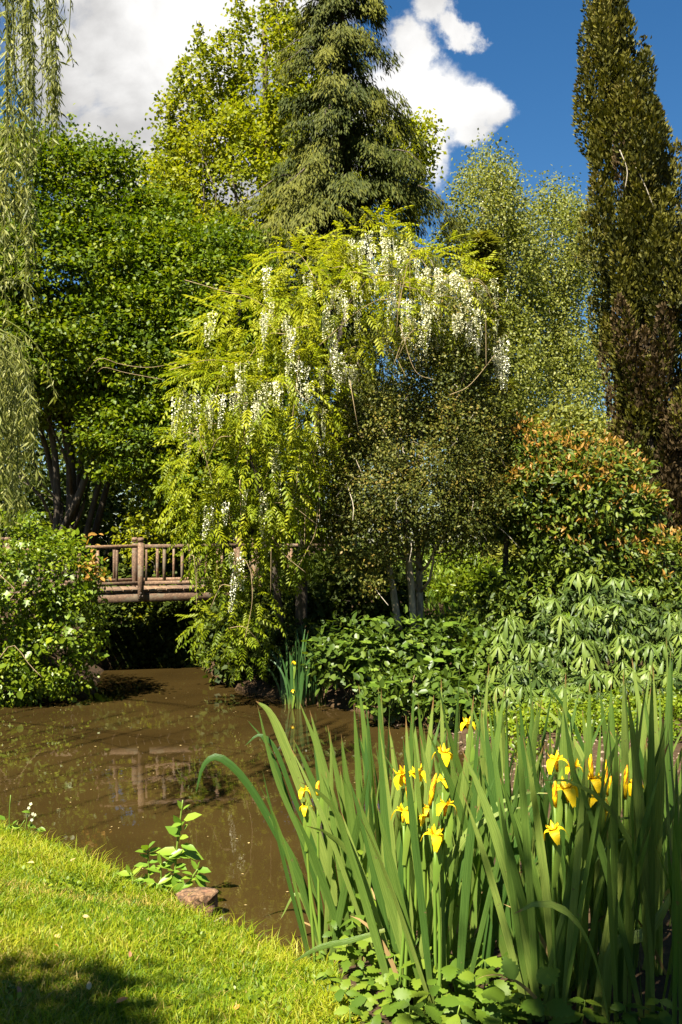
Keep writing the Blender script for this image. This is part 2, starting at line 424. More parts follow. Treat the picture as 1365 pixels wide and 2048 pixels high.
def water_mat():
    m, g = mat_new('murky_water')
    oc = g.n('ShaderNodeTexCoord').outputs['Object']
    b = g.noise(oc, .7, 4, .6); s = g.noise(oc, 70, 3, .6)
    c = g.ramp(b, [(.3, (.022, .0138, .0040)), (.7, (.034, .0215, .0062))])
    c = g.mix(g.math('MULTIPLY', g.math('GREATER_THAN', s, .735), .5), c, (.09, .07, .03))
    pr = g.n('ShaderNodeBsdfPrincipled'); g.put(pr.inputs['Base Color'], c)
    pr.inputs['Roughness'].default_value = .02; pr.inputs['IOR'].default_value = 1.33
    mp = g.n('ShaderNodeMapping'); mp.inputs['Scale'].default_value = (1, .55, 1); g.put(mp.inputs[0], oc)
    w = g.math('ADD', g.noise(mp.outputs[0], 4.5, 3, .5), g.math('MULTIPLY', g.noise(mp.outputs[0], 19, 2, .5), .25))
    calm = g.noise(oc, .45, 2, .5)
    nd = g.n('ShaderNodeBump'); nd.inputs['Distance'].default_value = .010
    g.put(nd.inputs['Strength'], g.math('MULTIPLY', g.math('SUBTRACT', calm, .30, clamp=True), .40)); g.put(nd.inputs['Height'], w)
    g.put(pr.inputs['Normal'], nd.outputs[0]); finish(g, pr.outputs[0]); return m
M['water'] = water_mat()

def ground_mat():
    m, g = mat_new('soil_and_turf')
    oc = g.n('ShaderNodeTexCoord').outputs['Object']
    lawn = g.n('ShaderNodeAttribute', attribute_name='lawn').outputs['Fac']
    n1 = g.noise(oc, 18, 8, .7); n2 = g.noise(oc, 3, 5, .6); n3 = g.noise(oc, 90, 3, .6)
    soil = g.ramp(n1, [(.3, (.018, .010, .004)), (.6, (.052, .030, .013)), (.8, (.10, .062, .032))])
    turf = g.ramp(g.math('ADD', g.math('MULTIPLY', n2, .6), g.math('MULTIPLY', n3, .4)), [(.3, (.04, .07, .005)), (.6, (.085, .115, .007)), (.8, (.13, .11, .03))])
    pr = g.n('ShaderNodeBsdfPrincipled'); g.put(pr.inputs['Base Color'], g.mix(lawn, soil, turf)); pr.inputs['Roughness'].default_value = .95
    pr.inputs['Specular IOR Level'].default_value = .2
    g.put(pr.inputs['Normal'], g.bump(n1, .6, .03)); finish(g, pr.outputs[0]); return m
M['ground'] = ground_mat()

# ------------------------------------------------------------------ ground and water
def g0(px, py, z=0.0):
    Y = (EYE - z) * F / (py - HOR); return ((px - 682.5) / F * Y, Y)
POND = np.array([(-9.0, 10.2), (-4.2, 8.1), g0(0, 1668), g0(120, 1712), g0(250, 1770), g0(350, 1822), g0(440, 1868), g0(560, 1925), g0(640, 1962),
                 (0.05, 4.75), (0.35, 5.4), (0.75, 6.4), (1.05, 7.6), (1.25, 8.8), (1.15, 9.9), g0(850, 1455), g0(760, 1432), g0(660, 1412), g0(560, 1398),
                 g0(470, 1378), (-1.9, 15.2), (-2.3, 16.4), (-3.1, 16.9), (-3.9, 16.4), g0(182, 1392), g0(90, 1404), (-4.4, 12.4), (-7, 12.6), (-10, 13.5)])
def pond_sd(P):
    """signed distance to the water's edge, positive on land"""
    P = np.asarray(P, float)[:, :2]; d2 = np.full(len(P), 1e9); ins = np.zeros(len(P), bool)
    a = POND; b = np.roll(POND, -1, 0)
    for (x0, y0), (x1, y1) in zip(a, b):
        e = np.array((x1 - x0, y1 - y0)); w = P - (x0, y0)
        t = np.clip((w @ e) / (e @ e), 0, 1)[:, None]
        d2 = np.minimum(d2, ((w - t * e) ** 2).sum(1))
        c = ((y0 > P[:, 1]) != (y1 > P[:, 1]))
        with np.errstate(divide='ignore', invalid='ignore'):
            ins ^= c & (P[:, 0] < (x1 - x0) * (P[:, 1] - y0) / (y1 - y0) + x0)
    d = np.sqrt(d2); d = np.where(ins, -d, d)
    return d + .022 * np.sin(P[:, 0] * 9 + 2 * np.sin(P[:, 1] * 7)) + .014 * np.sin(P[:, 1] * 23 + P[:, 0] * 17)
def sstep(a, b, x): t = np.clip((x - a) / (b - a), 0, 1); return t * t * (3 - 2 * t)
def height(P):
    P = np.asarray(P, float); d = pond_sd(P); x, y = P[:, 0], P[:, 1]
    z = np.where(d > 0, .04 + .34 * (1 - np.exp(-np.maximum(d, 0) / .9)), -.03 - .6 * (1 - np.exp(np.minimum(d, 0) / .35)) + .07 * np.exp(np.minimum(d, 0) / .05))
    land = sstep(0, 1.5, d)
    z += land * (sstep(12, 30, y) * .55 + sstep(40, 120, y) * 1.0)
    for (cx, cy, a, s) in ((-5.9, 14.7, .85, 1.1), (.9, 16.6, .60, 1.0), (2.6, 14.5, .25, 2.0)):
        z += a * np.exp(-((x - cx) ** 2 + (y - cy) ** 2) / (2 * s * s)) * sstep(0, .6, d)
    z += np.where(d > 0.05, .018 * np.sin(x * 5.1 + y * 3.3) * np.sin(y * 4.7 - x * 2.1), 0) * np.exp(-y / 20)
    return z
def hz(x, y): return float(height(np.array([[x, y]]))[0])

xs = np.unique(np.concatenate([np.linspace(-150, -12, 24), np.linspace(-12, 9, 190), np.linspace(9, 150, 24)]))
ys = np.unique(np.concatenate([np.linspace(-60, 0, 12), np.linspace(0, 20, 210), np.linspace(20, 40, 40), np.linspace(40, 400, 40)]))
gx, gy = np.meshgrid(xs, ys); GP = np.stack([gx.ravel(), gy.ravel()], 1); gz = height(GP)
nx = len(xs); ii = (np.arange(len(ys) - 1)[:, None] * nx + np.arange(nx - 1)[None]).ravel()
gm = mesh_np('ground', np.column_stack([GP, gz]), [np.stack([ii, ii + 1, ii + nx + 1, ii + nx], -1)], smooth=True)
def lawn_mask(P):
    x, y = P[:, 0], P[:, 1]; d = pond_sd(P)
    near = (y < 9) & (x < -.05 + .10 * (4.6 - y)) & (d > -.02)
    far = (y > 17) & (d > .4) & (x > 0)
    return (near | far).astype(float)
la = gm.attributes.new('lawn', 'FLOAT', 'POINT'); la.data.foreach_set('value', lawn_mask(GP).astype(np.float32))
tag(link('ground', gm, M['ground']), None, None, kind='structure')
wm = mesh_np('pond_water', np.array([(-14, 3.8, 0), (3.2, 3.8, 0), (3.2, 27, 0), (-14, 27, 0)], float), [np.array([(0, 1, 2, 3)])])
tag(link('pond_water', wm, M['water']), None, None, kind='structure')

# ------------------------------------------------------------------ footbridge
BA = math.atan(.27)
br = thing('footbridge', 'weathered brown timber footbridge with baluster railings crossing the pond', 'footbridge', (at(282, 1348, 15.4)[0], 15.4, 0), BA)
def box_bm(x0, x1, y0, y1, z0, z1, bev=.004, taper=0):
    c = bev
    xs_, ys_, zs_ = (x0, x1), (y0, y1), (z0, z1)
    V = []; 
    for zz, ins in ((z0, 1), (z0 + c, 0), (z1 - c, 0), (z1, 1)):
        i = c * ins
        for a, b in ((x0 + i, y0 + i), (x1 - i, y0 + i), (x1 - i, y1 - i), (x0 + i, y1 - i)): V.append((a, b, zz))
    f = [(3, 2, 1, 0), (12, 13, 14, 15)]
    for k in range(3):
        for j in range(4): f.append((k * 4 + j, k * 4 + (j + 1) % 4, k * 4 + 4 + (j + 1) % 4, k * 4 + 4 + j))
    return np.array(V, float), [np.array(f)]
def camber(x): return .016 * x - .004 * x * x      # the deck rises a little to the right
def bpart(name, box, mat='wood', parent=None, mesh=None, rot=None):
    (x0, x1, y0, y1, z0, z1) = box
    cx, cy, cz = (x0 + x1) / 2, (y0 + y1) / 2, (z0 + z1) / 2
    V, Fs = box_bm(x0 - cx, x1 - cx, y0 - cy, y1 - cy, z0 - cz, z1 - cz)
    if x1 - x0 > .5:   # long timbers grain: keep along x
        pass
    o = link(name, mesh or mesh_np(name, V, Fs), M[mat], parent or br, world=False)
    o.location = (cx, cy, cz)
    if rot: o.rotation_euler = rot
    return o
XL, XR = -2.5, 3.1
for y0, post_y, side in ((.0, .0, 0), (1.55, 1.55, 1)):
    px_ = [-2.05, 0, 1.78]
    for x in px_:
        p = bpart('post', (x - .045, x + .045, y0 - .045, y0 + .045, 1.17 if side == 0 else 1.2, 2.03))
        V1, F1 = box_bm(-.036, .036, -.036, .036, 0, .018); V2, F2 = box_bm(-.046, .046, -.046, .046, .018, .085, .014)
        V, Fs = merge_t([(V1, F1), (V2, F2)])
        c = link('post_cap', mesh_np('post_cap', V, Fs), M['wood'], p, world=False); c.location = (0, 0, .43)
        if side == 0:
            for bx, bz in ((0, .085), (-.022, .04), (.024, .04)):
                V, Fs = tube([(0, 0, 0), (0, -.012, 0)], [.013, .011], 8)
                b = link('bolt', mesh_np('bolt', V, Fs), M['bolt'], p, world=False); b.location = (bx, -.045, -.43 + bz)
    seg = [(XL, -2.095), (-2.005, -.045), (.045, 1.735), (1.825, XR)]
    for a, b in seg:
        za, zb = camber(a), camber(b); tilt = -math.atan2(zb - za, b - a); zc = (za + zb) / 2
        bpart('top_rail', (a, b, y0 - .035, y0 + .035, 1.955 + zc, 2.008 + zc), rot=(0, tilt, 0))
        bpart('bottom_rail', (a, b, y0 - .028, y0 + .028, 1.385 + zc, 1.438 + zc), rot=(0, tilt, 0))
    bx = [-2.33] + [-1.78 + .284 * i for i in range(6)] + [.08] + [.36 + .276 * i for i in range(5)] + [2.1 + .276 * i for i in range(4)]
    if side: bx = [b + .02 for b in bx if b != .08]
    for x in bx:
        w = .021 + random.uniform(-.002, .002)
        zc = camber(x)
        bpart('baluster', (x - w, x + w, y0 - .02, y0 + .02, 1.437 + zc, 1.957 + zc), rot=(0, 0, random.uniform(-.1, .1)))
xx = XL
while xx < XR:
    w = .118 + random.uniform(-.004, .004)
    zc = camber(xx)
    bpart('plank', (xx, xx + w, (.030 if min(abs(xx + w / 2 - q) for q in (-2.05, 0, 1.78)) > .11 else .05) + random.uniform(-.008, .008), 1.52 + random.uniform(-.02, .02), 1.272 + zc, 1.303 + zc + random.uniform(0, .006)), rot=(random.uniform(-.004, .004), random.uniform(-.012, .012), random.uniform(-.008, .008)))
    xx += w + .013
for y0 in (.047, 1.40):
    za, zb = camber(XL), camber(XR)
    bpart('beam', (XL, XR, y0, y0 + .10, 1.115 + .005, 1.270 + .02 - .024), rot=(0, -math.atan2(zb - za, XR - XL), 0))
ORD = ['first', 'second', 'third', 'fourth', 'fifth', 'sixth', 'seventh', 'eighth', 'ninth', 'tenth']
def ranks(items, rowkey, colkey, rows):
    """index -> (row name, ordinal from the left)"""
    idx = sorted(range(len(items)), key=lambda i: rowkey(items[i])); n = len(rows); out = {}
    for k, nm in enumerate(rows):
        ch = sorted(idx[k * len(idx) // n:(k + 1) * len(idx) // n], key=lambda i: colkey(items[i]))
        for j, i in enumerate(ch): out[i] = (nm, ORD[j])
    return out
# ------------------------------------------------------------------ plants, far to near
def tree(name, label, cat, trunk, trunk_r, blobs, mat, leafT, n_cl, per, sigma, size, bark='bark', limbs=8, limb_r=.06, group=None, shoots=(), extra=None, inner=.55, back=.45, sides=8, weights=None, **kw):
    root = thing(name, label, cat, trunk[0], group=group)
    tp = curve(trunk, 14)
    V, Fs = tube(tp, np.linspace(trunk_r, trunk_r * .25, 14), sides)
    link('trunk', mesh_np('trunk', V, Fs, smooth=True), M[bark], root)
    C, O = crown_clumps(blobs, n_cl, inner, back, weights)
    if len(C) and limbs:
        add_limbs(root, tp, [C[i] for i in rng.choice(len(C), limbs)], M[bark], limb_r)
    A = Acc(); A.add(*leaf_cloud(leafT, C, O, per, sigma, size, **kw))
    for (p, q, n) in shoots:      # upright leafy shoots that break the outline
        t = rng.random(n)[:, None]; P = np.asarray(p) * (1 - t) + np.asarray(q) * t + rng.normal(0, sigma * .35, (n, 3))
        A.add(*scatter(leafT, P, norm(rng.normal(size=(n, 3)) + (0, 0, .3)), norm(rng.normal(size=(n, 3)) * .6 + (0, -.3, .8)), size * (.8 + .4 * rng.random(n)), rng.random(n)))
    if extra: extra(A, C, O)
    link('crown', A.mesh('crown'), M[mat], root)
    return root, tp, C, O

DIA = t_diamond(.36, .10); DIAW = t_diamond(.45, .10); OVAL = t_oval(.32); SLIM = t_diamond(.16, .05)

# distant woodland behind everything, reads as one mass
A = Acc()
wb = [blob(px, 1110 - h * .45, 38 + rng.random() * 6, 130, h * .62, 2.5) for px, h in zip(range(-300, 1800, 110), [420, 460, 440, 480, 430, 440, 360, 330, 300, 280, 260, 270, 280, 250, 260, 270, 300, 320, 300, 320])]
C, O = crown_clumps(wb, 9000, .7, .25)
A.add(*leaf_cloud(DIAW, C, O, 10, .38, .22))
tag(link('distant_woods', A.mesh('distant_woods'), M['woods']), 'dim green woodland mass closing the view behind the garden trees', 'woods', kind='stuff')

# birches, right of centre
for (cx, top, lab, w) in ((965, 320, 'feathery pale birch with the taller pointed crown beside the dark conifer', 1.0), (1105, 385, 'feathery pale birch with twin white stems beside the leaning cypress', 1.05)):
    Y = 30.0 if cx < 1000 else 32.0
    base = at(cx + 5, 1150, Y); base[2] = hz(base[0], base[1]) - .05
    bl = [blob(cx, top + 130, Y, 55 * w, 140, 1.6), blob(cx - 35, top + 290, Y, 75 * w, 170, 1.8), blob(cx + 48, top + 260, Y + .6, 70 * w, 160, 1.8), blob(cx + 10, top + 430, Y - .4, 110 * w, 150, 2.0), blob(cx + 30, top + 120, Y + .5, 45, 90, 1.2)]
    sh = [(at(cx + a, top + 90, Y), at(cx + a * 1.25 + rng.normal(0, 5), top + b, Y), 70) for a, b in ((-20, 10), (0, -12), (25, 15), (50, 45), (75, 80), (-50, 60), (95, 130))]
    root, tp, C, O = tree('birch_tree', lab, 'tree', [base, at(cx + 8, 900, Y), at(cx + 2, 650, Y), at(cx, top + 60, Y)], .12, bl, 'birch', DIA, 2300, 34, .22, .085, bark='bark_birch', limbs=14, limb_r=.03, group='birches behind the garden', shoots=sh, flat=1.3, droop=.9, up=.4, jit=.8)
    if cx > 1000:
        V, Fs = tube(curve([base + (.35, 0, 0), at(cx + 32, 850, Y), at(cx + 45, 600, Y)], 10), np.linspace(.10, .03, 10), 8)
        link('trunk', mesh_np('trunk', V, Fs, smooth=True), M['bark_birch'], root)

# tall spring-green tree left of the conifer
Y = 27.0
leaders = [(482, 5, 34), (548, -60, 34), (400, 60, 30), (362, 135, 26), (335, 205, 28), (302, 320, 28), (440, 75, 34), (580, -20, 40), (610, 60, 50), (365, 300, 50)]
bl = []
for lx, ly, w in leaders:
    bl += [blob(lx, ly + 80, Y + rng.normal(0, .6), w * .55, 92, .4), blob(lx + 5, ly + 215, Y + rng.normal(0, .6), w * .75, 105, .5), blob(lx + 10, ly + 340, Y + rng.normal(0, .6), w * 1.1, 110, .8)]
bl += [blob(470, 420, Y, 190, 190, 2.2), blob(400, 560, Y - .5, 150, 150, 2.0), blob(560, 520, Y, 150, 200, 2.0), blob(640, 330, Y + 1, 90, 170, 1.4), blob(760, 380, Y + 1, 90, 130, 1.4), blob(810, 340, Y + 1, 50, 90, .9), blob(840, 285, Y + 1, 38, 50, .6), blob(330, 480, Y - .4, 85, 130, 1.4)]
sh = [(at(lx + 2, ly + 170, Y), at(lx + rng.normal(0, 6), ly - 16, Y), 260) for lx, ly, w in leaders] + [(at(lx + o, ly + 200, Y), at(lx + o * 1.4, ly + b, Y), 140) for lx, ly, w in leaders for o, b in ((-16, 70), (18, 85))] + [(at(830, 300, Y + 1), at(862, 240, Y + 1), 90), (at(830, 330, Y + 1), at(876, 300, Y + 1), 70)]
base = at(540, 1150, Y); base[2] = hz(base[0], base[1]) - .05
tree('maple_tree', 'tall yellow green spring tree with upright leafy leaders left of the dark conifer', 'tree', [base, at(545, 800, Y), at(535, 400, Y), at(530, 60, Y)], .26, bl, 'maple', DIA, 3500, 30, .16, .12, limbs=26, limb_r=.06, shoots=sh, flat=.8, up=.65, jit=.6)

# dark drooping conifer
def conifer():
    Y = 22.0
    base = at(690, 1150, Y); base[2] = hz(base[0], base[1]) - .05
    root = thing('conifer_tree', 'tall dark conifer with drooping sprays rising behind the wisteria', 'tree', base)
    top = at(668, -420, Y); tp = curve([base, at(692, 700, Y), at(690, 300, Y), top], 16)
    V, Fs = tube(tp, np.linspace(.30, .03, 16), 9); link('trunk', mesh_np('trunk', V, Fs, smooth=True), M['bark'], root)
    A = Acc()
    zt = top[2]; m = F / Y
    prof = [(-420, 6), (-250, 55), (-100, 76), (0, 92), (60, 108), (120, 134), (200, 158), (260, 150), (320, 190), (400, 245), (480, 255), (600, 240), (720, 215), (820, 190), (900, 150)]
    py_ = np.array([p[0] for p in prof]); pr_ = np.array([p[1] for p in prof])
    n_b = 290
    vv = rng.random(n_b) ** 1.25
    bi = 0
    for k in range(n_b):
        py = -400 + vv[k] * 1270; sp_ = 40 if py < 150 else 62; py = round(py / sp_) * sp_ + rng.normal(0, 9)
        L = np.interp(py, py_, pr_) / m * rng.uniform(.45, 1.12)
        az = rng.uniform(0, 2 * math.pi)
        if math.sin(az) > .4 and rng.random() < .45: az = -az
        o = np.array((np.interp(py, (-420, 300, 700, 1150), (668, 690, 692, 690)) - 682.5, 0, 0)) / F * Y + np.array((0, Y, EYE + (HOR - py) / F * Y))
        h = np.array((math.cos(az), math.sin(az), 0))
        t = np.linspace(0, 1, 8)[:, None]
        P = o + h * L * t + np.array((0, 0, 1)) * (L * (.30 * t - .62 * t ** 2.0))
        P[1:] += rng.normal(0, .02 * L, (7, 3))
        if L > .5:
            V, Fs = tube(P, np.linspace(.012 + .016 * L, .006, 8), 4)
            if bi < 60: link('limb', mesh_np('limb', V, Fs), M['bark'], root); bi += 1
        ns = int(78 * L) + 10
        tt = rng.random(ns) ** .65; q = np.stack([np.interp(tt, t[:, 0], P[:, i]) for i in range(3)], 1)
        sidev = np.cross(h, (0, 0, 1)) * (rng.normal(0, .20 * L * .5 + .06, ns) * (1.05 - tt * .6))[:, None]
        q += sidev; q[:, 2] -= np.abs(rng.normal(0, .16, ns)) + np.linalg.norm(sidev, axis=1) * .5
        per = 5
        q = np.repeat(q, per, 0) + rng.normal(0, .045, (ns * per, 3))
        D = norm(np.array((0, 0, -1.0)) + h * .45 + np.repeat(norm(sidev + 1e-6), per, 0) * .4 + rng.normal(0, .22, (ns * per, 3)))
        N = norm(h * .5 + np.array((0, -.25, .7)) + rng.normal(0, .45, (ns * per, 3)))
        tint = np.clip(rng.random() * .45 + rng.random(ns * per) * .3 + np.repeat(tt, per) * .3, 0, 1)
        A.add(*scatter(t_diamond(.12, .04), q, D, N, rng.uniform(.07, .17, ns * per), tint))
    link('crown', A.mesh('crown'), M['conifer'], root)
conifer()

# layered golden conifer half hidden behind the wisteria, and a round golden shrub
def layered(name, label, cat, Y, cx, top, bot, half, mat, n=70):
    base = at(cx, 1150, Y); base[2] = hz(base[0], base[1]) - .05
    root = thing(name, label, cat, base)
    V, Fs = tube(curve([base, at(cx, (top + 1150) / 2, Y), at(cx, top, Y)], 8), np.linspace(.04, .015, 8), 7); link('trunk', mesh_np('trunk', V, Fs, smooth=True), M['bark'], root)
    A = Acc()
    for k in range(n):
        f = (k + rng.random()) / n; py = top + f * (bot - top); L = half * (.25 + .85 * f) / F * Y * rng.uniform(.7, 1.1)
        az = rng.uniform(0, 2 * math.pi); h = np.array((math.cos(az), math.sin(az), 0)); o = at(cx, py, Y)
        ns = int(150 * L) + 20; tt = rng.random(ns) ** .6
        sv = np.cross(h, (0, 0, 1))
        lat = rng.normal(0, .17 * L, ns) * (1.1 - tt)
        q = o + h * (L * tt)[:, None] + sv * lat[:, None]; q[:, 2] += L * (.12 * tt - .2 * tt ** 2) + rng.normal(0, .03, ns)
        D = norm(h + sv * np.sign(lat)[:, None] * .7 + rng.normal(0, .25, (ns, 3)) - np.array((0, 0, .35)))
        N = norm(np.array((0, 0, 1.)) + rng.normal(0, .3, (ns, 3)))
        A.add(*scatter(t_diamond(.16, .03), np.repeat(q, 3, 0) + rng.normal(0, .04, (ns * 3, 3)), np.repeat(D, 3, 0) + rng.normal(0, .3, (ns * 3, 3)), np.repeat(N, 3, 0), rng.uniform(.12, .22, ns * 3), np.clip(rng.random() * .5 + rng.random(ns * 3) * .5, 0, 1)))
    link('crown', A.mesh('crown'), M[mat], root)
layered('golden_conifer', 'olive gold layered conifer showing between the wisteria and the birches', 'tree', 19.0, 965, 470, 1120, 85, 'golden', 130)
tree('golden_shrub', 'rounded golden green shrub behind the orange tipped bush', 'shrub', [(at(1150, 1130, 22)[0], 22, hz(at(1150, 1130, 22)[0], 22) - .05), at(1150, 1000, 22), at(1150, 880, 22)], .07,
     [blob(1150, 905, 22, 95, 85, 1.2), blob(1090, 960, 22, 80, 90, 1.0), blob(1200, 960, 22, 70, 90, 1.0), blob(1120, 860, 22, 60, 45, .8)], 'golden', DIA, 900, 14, .13, .10, limbs=5, limb_r=.03, droop=.5)

# multi-stemmed hornbeams, left
def hornbeam(label, cx, Y, stems, bl, ncl, sh):
    base = at(cx, 1150, Y + (1.2 if cx > 400 else 0)); base[2] = hz(base[0], base[1]) - .05
    root, tp, C, O = tree('hornbeam_tree', label, 'tree', [base, at(stems[0][0], 900, Y), at(stems[0][1], 680, Y), at(stems[0][1], 560, Y)], .12, bl, 'hazel', DIA, int(ncl * .95), 44, .20, .086, limbs=10, limb_r=.04, shoots=sh, flat=.30, up=.9, jit=.5, droop=.2, group='hornbeams behind the bridge')
    for a, b in stems[1:]:
        bb = base + np.array((rng.normal(0, .25), rng.normal(0, .3), 0))
        V, Fs = tube(curve([bb, at(a, 900, Y + rng.normal(0, .4)), at(b, 600, Y + rng.normal(0, .6))], 9), np.linspace(rng.uniform(.06, .10), .03, 9), 7)
        link('trunk', mesh_np('trunk', V, Fs, smooth=True), M['bark'], root)
Y = 19.0
hornbeam('dark green many stemmed tree at the far left behind the willow strands', 130, Y, [(140, 60), (110, 20), (165, 130), (190, 210), (215, 280), (95, -40), (235, 330)],
         [blob(60, 480, Y, 180, 210, 1.8), blob(170, 420, Y + .5, 100, 110, 1.3), blob(120, 345, Y + .3, 45, 55, .7), blob(200, 340, Y + .3, 35, 45, .6), blob(20, 370, Y, 80, 90, 1.2), blob(60, 560, Y + 1.6, 150, 150, 1.0), blob(-60, 600, Y, 150, 260, 1.8), blob(150, 620, Y - .5, 170, 200, 1.6), blob(60, 740, Y - .6, 150, 110, 1.5), blob(225, 360, Y + .4, 45, 75, .7)], 2700,
         [(at(a, b + 70, Y), at(a + c, b, Y), 55) for a, b, c in ((140, 225, 5), (160, 250, 18), (215, 265, 8), (262, 262, 12), (245, 285, 10), (90, 255, -5), (50, 235, 0), (10, 250, -8), (185, 280, 6), (240, 330, 30), (120, 270, 8), (70, 270, 4), (110, 240, -6), (200, 300, 14), (30, 275, 0), (255, 310, 20), (170, 310, 4), (225, 320, 12))])
hornbeam('dark green many stemmed tree standing directly behind the bridge', 545, Y - .7, [(430, 400), (400, 370), (380, 300), (450, 450), (470, 480)],
         [blob(380, 620, Y, 140, 160, 1.6), blob(300, 720, Y - .5, 130, 150, 1.5), blob(420, 780, Y - .5, 140, 180, 1.5), blob(250, 560, Y, 110, 130, 1.3), blob(460, 560, Y + .5, 90, 110, 1.2), blob(300, 880, Y - .8, 130, 90, 1.2), blob(430, 950, Y - .8, 130, 110, 1.2), blob(310, 460, Y + .5, 75, 70, 1.0)], 2400, [])
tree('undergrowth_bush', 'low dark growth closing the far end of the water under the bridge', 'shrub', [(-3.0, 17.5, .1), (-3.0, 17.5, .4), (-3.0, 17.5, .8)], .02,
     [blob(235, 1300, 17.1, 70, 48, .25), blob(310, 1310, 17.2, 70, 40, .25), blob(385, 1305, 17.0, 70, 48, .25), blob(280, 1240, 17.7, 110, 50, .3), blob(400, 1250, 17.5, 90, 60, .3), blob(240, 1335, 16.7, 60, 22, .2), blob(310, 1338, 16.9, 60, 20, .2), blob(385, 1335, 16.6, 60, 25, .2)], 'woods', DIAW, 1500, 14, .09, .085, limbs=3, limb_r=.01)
# lower thicket under and beyond the bridge
tree('undergrowth_bush', 'yellow green bush behind the bridge railing under the hornbeams', 'shrub', [(at(320, 1100, 17.9)[0], 18.1, hz(-3.3, 18.1) - .1), at(318, 1150, 18.1), at(320, 1030, 18.1)], .03, [blob(320, 1030, 18.1, 62, 40, .5), blob(300, 1080, 18.1, 60, 50, .5), blob(300, 1255, 17.6, 45, 70, .3)], 'maple', DIA, 230, 14, .12, .08, limbs=3, limb_r=.02)
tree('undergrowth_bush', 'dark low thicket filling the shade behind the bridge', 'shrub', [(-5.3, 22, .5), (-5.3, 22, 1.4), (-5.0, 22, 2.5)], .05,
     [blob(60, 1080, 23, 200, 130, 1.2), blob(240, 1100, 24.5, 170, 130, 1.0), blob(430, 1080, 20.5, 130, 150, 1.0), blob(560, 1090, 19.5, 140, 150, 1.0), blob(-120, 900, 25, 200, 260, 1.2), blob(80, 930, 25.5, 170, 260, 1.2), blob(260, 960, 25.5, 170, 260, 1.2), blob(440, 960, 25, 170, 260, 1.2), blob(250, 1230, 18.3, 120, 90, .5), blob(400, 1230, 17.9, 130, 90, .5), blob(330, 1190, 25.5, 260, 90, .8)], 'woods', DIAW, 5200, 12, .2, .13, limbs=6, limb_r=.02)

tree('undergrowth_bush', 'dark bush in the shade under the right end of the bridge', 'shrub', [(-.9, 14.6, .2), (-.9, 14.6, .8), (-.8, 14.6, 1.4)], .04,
     [blob(560, 1240, 14.4, 110, 80, .5), blob(480, 1280, 14.3, 70, 75, .4), blob(600, 1310, 13.6, 80, 60, .4), blob(700, 1190, 15.2, 130, 80, .6)], 'woods', DIAW, 1500, 12, .12, .09, limbs=5, limb_r=.02)
